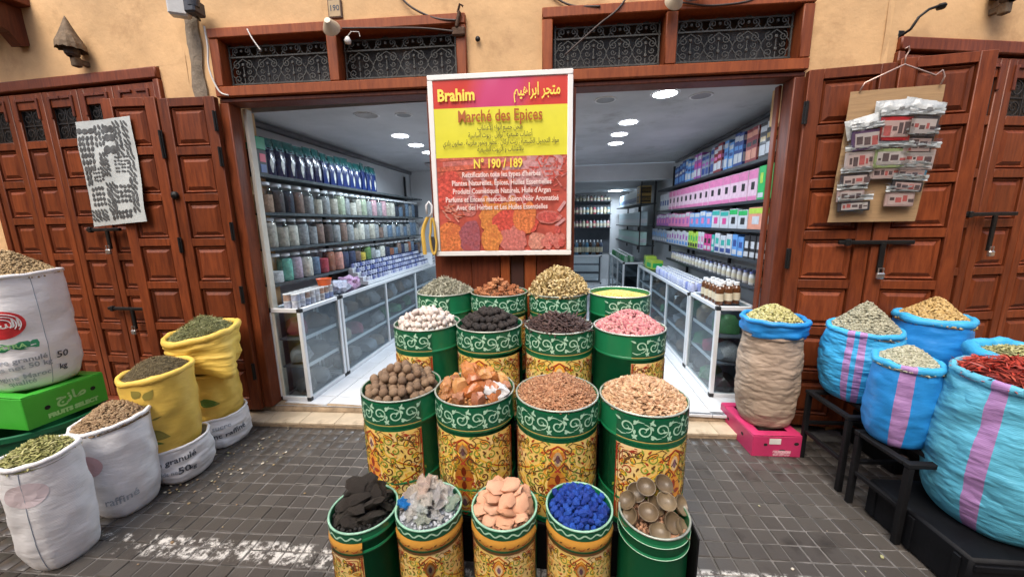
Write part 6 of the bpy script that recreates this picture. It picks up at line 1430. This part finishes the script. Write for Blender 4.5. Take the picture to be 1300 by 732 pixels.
for k, (b_, w) in enumerate((("Rectification tous les types d'herbes", .55), ('Plantes Naturelles, Épices, Huiles Essentielles', .70), ("Produits Cosmétiques Naturels, Huile d'Argan", .69), ('Parfums et Encens marocain, Savon Noir Aromatisé', .80), ('Avec des Herbes et Les Huiles Essentielles', .65))):
    stext(b_, .050, -.0, H1 - .135 - k * .056, V_wht, .0009, 1, wmax=w)
# yellow straps on a white hook
hk = thing('yellow_straps', fl(-.795, -.13, 1.40), FA, 'pair of yellow straps hanging on a white hook left of the sign', 'straps')
M_yel = pm('yellow_cloth', (.62, .40, .07), .6, bump=.2)
MB().tube([(.0, 0, .27), (.02, 0, .30), (.02, 0, .35), (0, 0, .375), (-.02, 0, .35), (-.018, 0, .29)], .008, 8).build('hook', pm('white_plastic', (.7, .7, .7), .4), hk, True)
for (x0, x1, x2, x3) in ((-.01, -.06, -.055, -.045),):
    MB().grid(lambda a, b: (x0 + (x1 - x0) * math.sin(min(1, b * 2) * PI / 2) + .012 * b + (a - .5) * .03, -.01 - .01 * math.sin(a * PI), .27 - b * .27), 4, 14).build('strap', M_yel, hk, True)
pts = [(.024 * math.sin(t) * (1.0 if math.cos(t) < 0 else .7) + .022, -.012, .13 + .13 * math.cos(t)) for t in [2 * PI * k / 24 for k in range(25)]]
MB().tube(pts, .009, 6, 0, False).build('strap_loop', M_yel, hk, True)
MB().box((.022, -.006, .075), (.036, .012, .11), .005).build('dark_pad', pm('dark_felt', (.03, .03, .035), .8), hk)
# perforated white sheet hung on the left door
sh = thing('stencil_sheet', fl(-3.285, -.105, 1.66), FA, 'white sheet of cut-out stencils hanging on the left closed door', 'sheet')
M_sh = pm('white_film', (.52, .56, .55), .3, var=.12, vs_=8, bump=.5, bs=12, coat=.4); M_sten = pm('stencil_dark', (.085, .09, .09), .5, var=.5, vs_=25, bump=.1)
def shf(x, z, off=0.): return (x * (.92 + .12 * (1 - z / .77)) + .02 + .035 * (z / .77 - .5), -.012 * math.sin(x * 9 + z * 5) - .01 * noise.noise(Vector((x * 6, 1, z * 5))) - off, z + .07 * x)
mb = MB(); mb.grid(lambda a, b: shf((a - .5) * .47, b * .77), 20, 30)
mb.grid(lambda a, b: shf((a - .5) * .45 + .02, b * .30, .012), 16, 12); mb.build('sheet_film', M_sh, sh, True)
mb = MB(); rs_ = random.Random(8)
def slot(x, z, l, w, an, off=.003, n=10):
    P = [(x + l * math.cos(t) * math.cos(an) - w * math.sin(t) * math.sin(an), z + l * math.cos(t) * math.sin(an) + w * math.sin(t) * math.cos(an)) for t in [2 * PI * k / n for k in range(n)]]
    mb.add([shf(x, z, off)] + [shf(a, b, off) for a, b in P], [(0, 1 + k, 1 + (k + 1) % n) for k in range(n)])
for (cx, cz, nx, nz_, dx, dz, l, w, an) in ((-.165, .70, 3, 1, .045, .05, .026, .018, .2), (-.165, .61, 4, 3, .030, .040, .019, .011, 1.4), (-.165, .48, 4, 3, .030, .045, .022, .011, 1.1), (-.05, .66, 3, 4, .030, .040, .020, .010, 1.8), (.03, .67, 2, 2, .045, .06, .027, .024, 0), (.03, .55, 2, 1, .05, .06, .028, .028, 0), (.10, .62, 2, 6, .028, .042, .028, .009, 1.9), (.17, .62, 2, 6, .028, .042, .026, .008, 1.9), (.10, .44, 5, 5, .022, .026, .010, .006, .4), (-.03, .45, 3, 5, .026, .034, .022, .009, 2.1), (-.10, .38, 4, 4, .026, .026, .011, .007, .4), (-.19, .37, 2, 3, .03, .04, .025, .009, 1.1), (.18, .40, 2, 5, .028, .042, .026, .008, 1.9), (-.12, .22, 4, 4, .032, .038, .015, .012, 1.2), (.0, .20, 3, 6, .026, .038, .024, .009, 2.0), (.10, .22, 4, 4, .032, .036, .014, .012, .8), (.19, .20, 2, 6, .026, .042, .025, .009, 1.9), (-.14, .08, 5, 3, .03, .03, .020, .009, 2.1), (.06, .07, 6, 2, .03, .034, .019, .010, 1.0)):
    for i in range(nx):
        for j in range(nz_):
            x, z = cx + (i - (nx - 1) / 2) * dx + rs_.uniform(-.004, .004), cz + (j - (nz_ - 1) / 2) * dz + rs_.uniform(-.004, .004); slot(x, z, l * 1.0, w * 1.12, an + rs_.uniform(-.3, .3), .003 if z > .31 else .0152)
tag(mb.build('stencil_pattern', M_sten, sh), kind='stuff')
# cardboard display on the right open leaf
CA = FA - R(8)
cw = thing('cardboard_display', fl(2.19, -.19, 1.585), CA, 'brown cardboard sheet on a wire hanger, hung on the right open door', 'display card')
M_card = pm('cardboard', (.34, .215, .105), .8, var=.18, vs_=5, bump=.2, bs=30, stretch=(1, 1, 12), dirt=((.34, .25, .15), 4, .55)); M_wire = pm('hanger_wire', (.55, .40, .34), .35, .7)
def cx_(x, z): return x * .86 - .03 + .03 * (z / .8 - .5)
MB().grid(lambda a, b: (cx_((a - .5) * .56, b * .80) + .006 * noise.noise(Vector((a * 9, b * 9, 3))), -.008 * math.sin(b * 3) + (.004 if a in (0, 1) else 0), b * .80), 10, 14).box((-.028, .012, .4), (.44, .008, .76)).build('card', M_card, cw)
MB().tube([(-0.214, -.012, .80), (-0.196, -.014, .84), (-0.007, -.016, .925), (0.156, -.014, .85), (0.187, -.014, .875), (0.204, -.012, .84), (0.191, -.012, .80)], .005, 6).tube([(-0.007, -.016, .925), (-0.007, -.016, .97), (0.006, -.016, 1.0), (-0.002, -.02, 1.02), (-0.020, -.02, 1.01)], .004, 6).build('wire_hanger', M_wire, cw, True)
M_bag = glassmat('clear_bag', (.93, .94, .94), .18); M_pk = [pm('packet_card', (.50, .42, .39), .5, bump=.05, pal=[(.56, .46, .42), (.50, .33, .30), (.52, .48, .45), (.56, .38, .34)], orand=True), pm('packet_red', (.50, .02, .025), .4), pm('packet_dark', (.05, .045, .05), .5), pm('packet_green', (.45, .55, .25), .5), pm('packet_blue', (.08, .32, .50), .5), pm('packet_violet', (.10, .05, .12), .5)]
M_crink = pm('crinkled_film', (.42, .44, .43), .14, var=.15, vs_=10, bump=1.0, bs=26, coat=.6)
def packet(x, z, w, h, mi, label, y, tilt=0., film=True):
    t = thing('goods_packet', cw.matrix_basis @ Vector((cx_(x, z), y, z)), (0, tilt, CA), label, 'packet', 'packets pinned to the cardboard')
    w, h = w * 1.08, h * 1.22; MB().box((0, 0, 0), (w, .016, h), .004).build('packet_body', M_pk[mi], t)
    MB().box((0, -.0092, 0), (w * .82, .002, h * .68), .0008).build('printed_card', M_pk[0], t)
    rk = random.Random(int(x * 1000 + z * 777)); k = MB(); k2 = MB(); u0 = -.38
    while u0 < .3:
        u1 = u0 + rk.uniform(.08, .26); hh_ = rk.uniform(.12, .5); (k if rk.random() < .6 else k2).box(((u0 + u1) / 2 * w, -.0108 - .0003 * rk.random(), h * rk.uniform(-.08, .08)), ((u1 - u0) * w * .86, .0012, h * hh_)); u0 = u1 + .02
    if k.v: k.build('print_block', pm('packet_ink', (.10, .07, .07), .5, var=.4), t)
    if k2.v: k2.build('print_block', pm('packet_ink_red', (.42, .10, .09), .5, var=.4), t)
    if film:
        hh = h + .03
        def pf(a, b):
            u, v = (a - .5) * (w + .03), (b - .5) * (hh + .05) + .02; e = min(1, min(a, 1 - a) * 5, min(b, 1 - b) * 5)
            return (u, -.006 - .014 * e + .007 * noise.noise(Vector((u * 40 + x * 9, v * 40, z * 17))), v)
        MB().grid(pf, 10, 10).build('clear_bag', M_bag, t, 20)
        MB().grid(lambda a, b: ((a - .5) * (w + .02) + .004 * noise.noise(Vector((a * 9, b * 9, x))), -.013 - .012 * noise.noise(Vector((a * 6, b * 5, z * 9))), h / 2 + .005 + b * .035), 8, 4).build('bag_fold', M_crink, t, 20)
    return t
M_blackp2 = M_pk[2]
for (x, z, w, h, mi, lab, y, ti) in (
    (.0, .555, .155, .115, 1, 'red packet in clear film at the top centre of the cardboard', -.045, .04), (.155, .56, .145, .10, 2, 'dark packet in creased film at the upper right of the cardboard', -.045, .1),
    (-.16, .50, .14, .10, 5, 'violet edged packet at the upper left of the cardboard', -.045, -.08), (-.01, .46, .14, .08, 0, 'pale packet just below the red one', -.035, .05), (.15, .455, .15, .09, 2, 'dark edged packet below the creased film one', -.04, .06),
    (-.17, .375, .15, .095, 0, 'wide pale pink card left of the green edged one', -.04, -.03), (.01, .385, .165, .095, 3, 'pink card with green edge in the middle of the cardboard', -.042, .02), (.175, .37, .155, .10, 0, 'tan pink card right of the green edged one', -.04, .05),
    (-.18, .26, .14, .07, 2, 'dark rimmed card in the fourth row at left', -.035, -.04), (.0, .30, .15, .06, 0, 'small pale card under the green edged one', -.034, .0), (.155, .285, .15, .06, 4, 'card with a blue strip in the fourth row', -.036, .07),
    (-.185, .165, .135, .06, 0, 'brown pink card near the bottom left', -.032, -.03), (-.15, .10, .16, .05, 2, 'black packet at the bottom left', -.03, -.05), (.15, .215, .15, .05, 2, 'black pouch above the last card at right', -.036, .1), (.125, .135, .14, .07, 0, 'brown pink card at the bottom right', -.032, .02)):
    packet(x, z, w, h, mi, lab, y, ti)
fl_t = MB(); fl_t.grid(lambda a, b: ((a - .5) * .24, -.03 * math.sin(a * PI) * math.sin(b * PI) - .01 * noise.noise(Vector((a * 8, b * 8, 2))), (b - .5) * .12 + a * .04 * (1 - b)), 14, 8)
for (x, z, ti, lab) in ((-.01, .665, .0, 'crumpled clear film above the red packet'), (.15, .655, .25, 'creased clear film at the top right of the cardboard'), (-.17, .585, -.25, 'greenish clear film at the top left of the cardboard')):
    o = link('clear_film', None if 0 else fl_t.mesh('clear_film', M_crink, 25), None, cw.matrix_basis @ Vector((cx_(x, z), -.035, z)), (0, ti, CA)); o.scale = (.88, 1, 1); tag(o, lab, 'plastic film', 'films pinned to the cardboard')
# wall fittings
def cone_lamp(piv, bend, d, z, label):
    t = thing('wall_lantern', fl(d, -.0, z + .07, piv, bend), FA + bend, label, 'lantern'); t.scale = (.66, .66, .75)
    M_rust = pm('weathered_metal', (.16, .11, .065), .75, .2, var=.4, vs_=14, bump=.6, bs=30)
    mb = MB(); n = 24; pr = [(.004, .30), (.03, .24), (.075, .14), (.118, .045), (.125, .0), (.118, -.005), (.11, .03)]
    for k, (r, zz_) in enumerate(pr):
        for i in range(n):
            a = 2 * PI * i / n; w_ = 1 + (.06 * (i % 2) if k in (3, 4, 5) else 0); mb.v.append((r * w_ * math.cos(a), -.13 + r * w_ * math.sin(a), zz_ - (.012 if (i % 2 and k == 4) else 0)))
    mb.f = [(k * n + i, k * n + (i + 1) % n, (k + 1) * n + (i + 1) % n, (k + 1) * n + i) for k in range(len(pr) - 1) for i in range(n)]; mb.m = [0] * len(mb.f)
    mb.build('cone_cap', M_rust, t)
    MB().lathe([(.07, .0), (.062, -.05), (.045, -.07)], 16, (0, -.13, 0)).build('glass_ring', pm('dark_socket', (.05, .03, .02), .6), t)
    MB().box((0, -.11, -.11), (.07, .07, .09), .008).build('socket', M_rust, t); MB().box((0, -.04, -.10), (.05, .09, .05), .006).build('bracket', M_rust, t); return t
cone_lamp(LP, LB, -3.50, 2.885, 'cone capped weathered lantern on the ochre wall, upper left'); cone_lamp(RP, RB, 2.96, 2.92, 'cone capped weathered lantern at the top right edge')
eb = thing('eave_bracket', fl(-4.08, 0, 3.06, LP, LB), FA + LB, 'dark red carved wooden bracket at the top left corner', 'bracket')
for (x, y0) in ((-.35, 0),(0, 0)):
    mb = MB(); P = [(0, .0), (-.05, -.02), (-.10, .06), (-.16, .09), (-.26, .13), (-.40, .16), (-.40, .26), (0, .26)]
    vs_ = [(x - .05, a, b) for a, b in P] + [(x + .05, a, b) for a, b in P]; n = len(P)
    mb.add(vs_, [tuple(range(n)), tuple(range(n, 2 * n))[::-1]] + [(i, n + i, n + (i + 1) % n, (i + 1) % n) for i in range(n)]); mb.build('corbel', W_DK, eb)
MB().box((-.35, -.22, .30), (1.0, .46, .07), .006).build('eave_board', W_DK, eb)
# flood light and camera at the left
fd = thing('flood_light', fl(-2.43, -.02, 3.085), FA, 'small white flood lamp with black housing above the left bay', 'lamp')
MB().box((-.05, -.10, .03), (.12, .07, .11), .012, rot=Matrix.Rotation(R(25), 3, 'Z')).build('lamp_face', pm('grey_white_plastic', (.52, .52, .50), .4, var=.1), fd)
MB().box((.045, -.08, .035), (.08, .10, .09), .01).lathe([(.0, -.03), (.035, -.03), (.04, .03), (0, .03)], 16, (.06, -.10, .06)).build('lamp_housing', pm('dark_grey_plastic', (.035, .037, .045), .4), fd)
MB().tube([(0, 0, .0), (.03, -.05, -.01), (.05, -.08, .0)], .008, 6).build('bracket', M_iron, fd)
def spot(u, z, label):
    t = thing('spot_lamp', fl(u, -.05, z), FA, label, 'lamp', 'round lamps over the bays')
    b = MB(); b.lathe([(.0, .07), (.02, .068), (.034, .045), (.055, .01), (.058, 0), (.05, .0), (.03, .03), (.001, .035)], 24); o = b.build('lamp_shade', pm('cream_enamel', (.55, .46, .33), .35, var=.2), t, 50, (0, -.06, 0)); o.rotation_euler = (R(70), R(20), 0)
    o = MB().lathe([(.001, -.012), (.02, -.008), (.024, .006), (.016, .02), (.001, .026)], 16).build('bulb', pm('frosted_bulb', (.75, .73, .68), .3, bump=0), t, True, (0, -.066, .0)); o.rotation_euler = (R(70), R(20), 0)
    MB().tube([(0, .05, .04), (0, 0, .05), (0, -.03, .03)], .009, 8).build('arm', M_iron, t); return t
spot(-1.405, 2.935, 'cream round spot lamp above the left bay mullion'); spot(.845, 2.965, 'cream round spot lamp above the right bay mullion')
sk = thing('bulb_socket', fl(-1.325, -.06, 2.875), FA, 'small white bulb hanging beside the left spot lamp', 'bulb')
MB().lathe([(.001, -.02), (.02, -.012), (.024, .005), (.014, .025), (.008, .03)], 16).build('bulb', MATS['frosted_bulb'], sk, True); MB().tube([(0, 0, .03), (.03, .0, .06), (.08, .01, .06), (.085, .01, .03)], .003, 5).build('wire', pm('white_wire', (.6, .58, .54), .5), sk)
np_ = thing('number_plate', fl(-1.42, -.012, 3.06), FA, 'small framed plaque with the number 190 above the left bay', 'number plate')
MB().box((0, 0, .045), (.10, .016, .12), .004).build('plate_frame', pm('brown_frame', (.09, .05, .03), .6), np_); MB().box((0, -.009, .045), (.082, .003, .10)).build('plate_face', pm('tan_plate', (.42, .30, .16), .6, var=.2), np_)
v, f = text2d('190', .05, .001); MB().add([(a, -.0115, .03 + b) for a, b in v], f).build('plate_number', I_blk, np_)
ck = thing('cable_clamp', fl(-.545, -.05, 2.90), FA, 'rusty hook clamp holding loose cables over the left bay', 'clamp')
MB().box((0, 0, .0), (.09, .03, .05), .006).box((0, -.01, .07), (.02, .03, .1), .005, rot=Matrix.Rotation(.25, 3, 'Y')).tube([(0, -.01, .11), (.02, -.03, .15), (.04, -.02, .14)], .008, 6).build('clamp', pm('rusty_iron', (.09, .05, .03), .8, .3, bump=.6), ck)
def cable(pts, r, name, label, mat=None):
    P = [Vector(p) for p in pts]; out = []
    for i in range(len(P) - 1):
        p0, p1, p2, p3 = P[max(i - 1, 0)], P[i], P[i + 1], P[min(i + 2, len(P) - 1)]
        for k in range(8):
            t = k / 8; out.append(.5 * (2 * p1 + (p2 - p0) * t + (2 * p0 - 5 * p1 + 4 * p2 - p3) * t * t + (3 * p1 - p0 - 3 * p2 + p3) * t ** 3))
    out.append(P[-1]); return tag(MB().tube(out, r, 6).build(name, mat or pm('cable_rubber', (.05, .035, .03), .6), None, True), label, 'cable')
cable([fl(-1.0, -.02, 3.25), fl(-.9, -.03, 3.1), fl(-.72, -.04, 3.0), fl(-.56, -.05, 2.97)], .007, 'cable', 'cable sagging to the rusty clamp over the left bay'); cable([fl(-1.36, -.06, 2.96), fl(-1.1, -.055, 2.95), fl(-.8, -.06, 2.93), fl(-.58, -.06, 2.90)], .006, 'cable', 'cable running along the head of the left bay frame')
cable([fl(.9, -.06, 2.99), fl(1.1, -.05, 2.965), fl(1.35, -.045, 2.985), fl(1.4, -.04, 3.06)], .006, 'cable', 'cable along the top of the right bay frame')
cable([fl(.72, -.02, 3.35), fl(.55, -.05, 3.02), fl(.38, -.06, 2.88), fl(.17, -.05, 2.72)], .006, 'cable', 'dark cable slanting down across the right bay grille'); cable([fl(-.08, -.02, 3.35), fl(.05, -.02, 3.14), fl(.2, -.03, 3.03), fl(.4, -.05, 3.0)], .007, 'cable', 'cable drooping onto the left end of the right bay frame')
cable([fl(-2.395, -.03, 3.04), fl(-2.375, -.05, 2.9), fl(-2.385, -.055, 2.75), fl(-2.33, -.06, 2.6), fl(-2.27, -.05, 2.57)], .006, 'cable', 'pale cable down the left edge of the left bay frame', MATS['white_wire'])
cable([fl(-2.05, -.06, 2.99), fl(-2.02, -.065, 2.93), fl(-1.97, -.06, 2.85)], .005, 'cable', 'short pale wire hanging in front of the leftmost grille', MATS['white_wire'])
cb = thing('cable_bundle', fl(.99, -.05, 2.99), FA, 'coil of grey cables beside the right spot lamp', 'cable')
for k in range(5): MB().tube([(.04 * math.cos(t + k) + .02 * k - .03, -.02 - .006 * k, .03 * math.sin(t + k) + .03) for t in [2 * PI * i / 16 for i in range(15)]], .006, 6).build('cable_loop', pm('grey_cable', (.16, .13, .12), .6), cb, True)
wh = thing('wall_hook', fl(2.37, -.0, 2.775, RP, RB), FA + RB, 'bent iron hook lamp arm on the wall over the right door', 'hook')
MB().tube([(-.05, -.0, -.02), (-.04, -.05, .0), (-.02, -.07, .06), (.03, -.08, .10), (.08, -.09, .115)], .008, 8).lathe([(0, -.02), (.02, -.015), (.026, 0), (.018, .012), (0, .014)], 12, (.10, -.09, .115)).box((-.05, 0, -.015), (.05, .02, .06), .005).build('hook_arm', M_iron, wh, 40)
ne = MB().lathe([(0, 0), (.018, .004), (.016, .012), (0, .014)], 12).build('wall_stud', M_iron, None, True, fl(-.42, -.02, 2.86)); ne.rotation_euler = (PI / 2, 0, FA); tag(ne, 'dark round stud on the ochre pillar above the sign', 'stud')
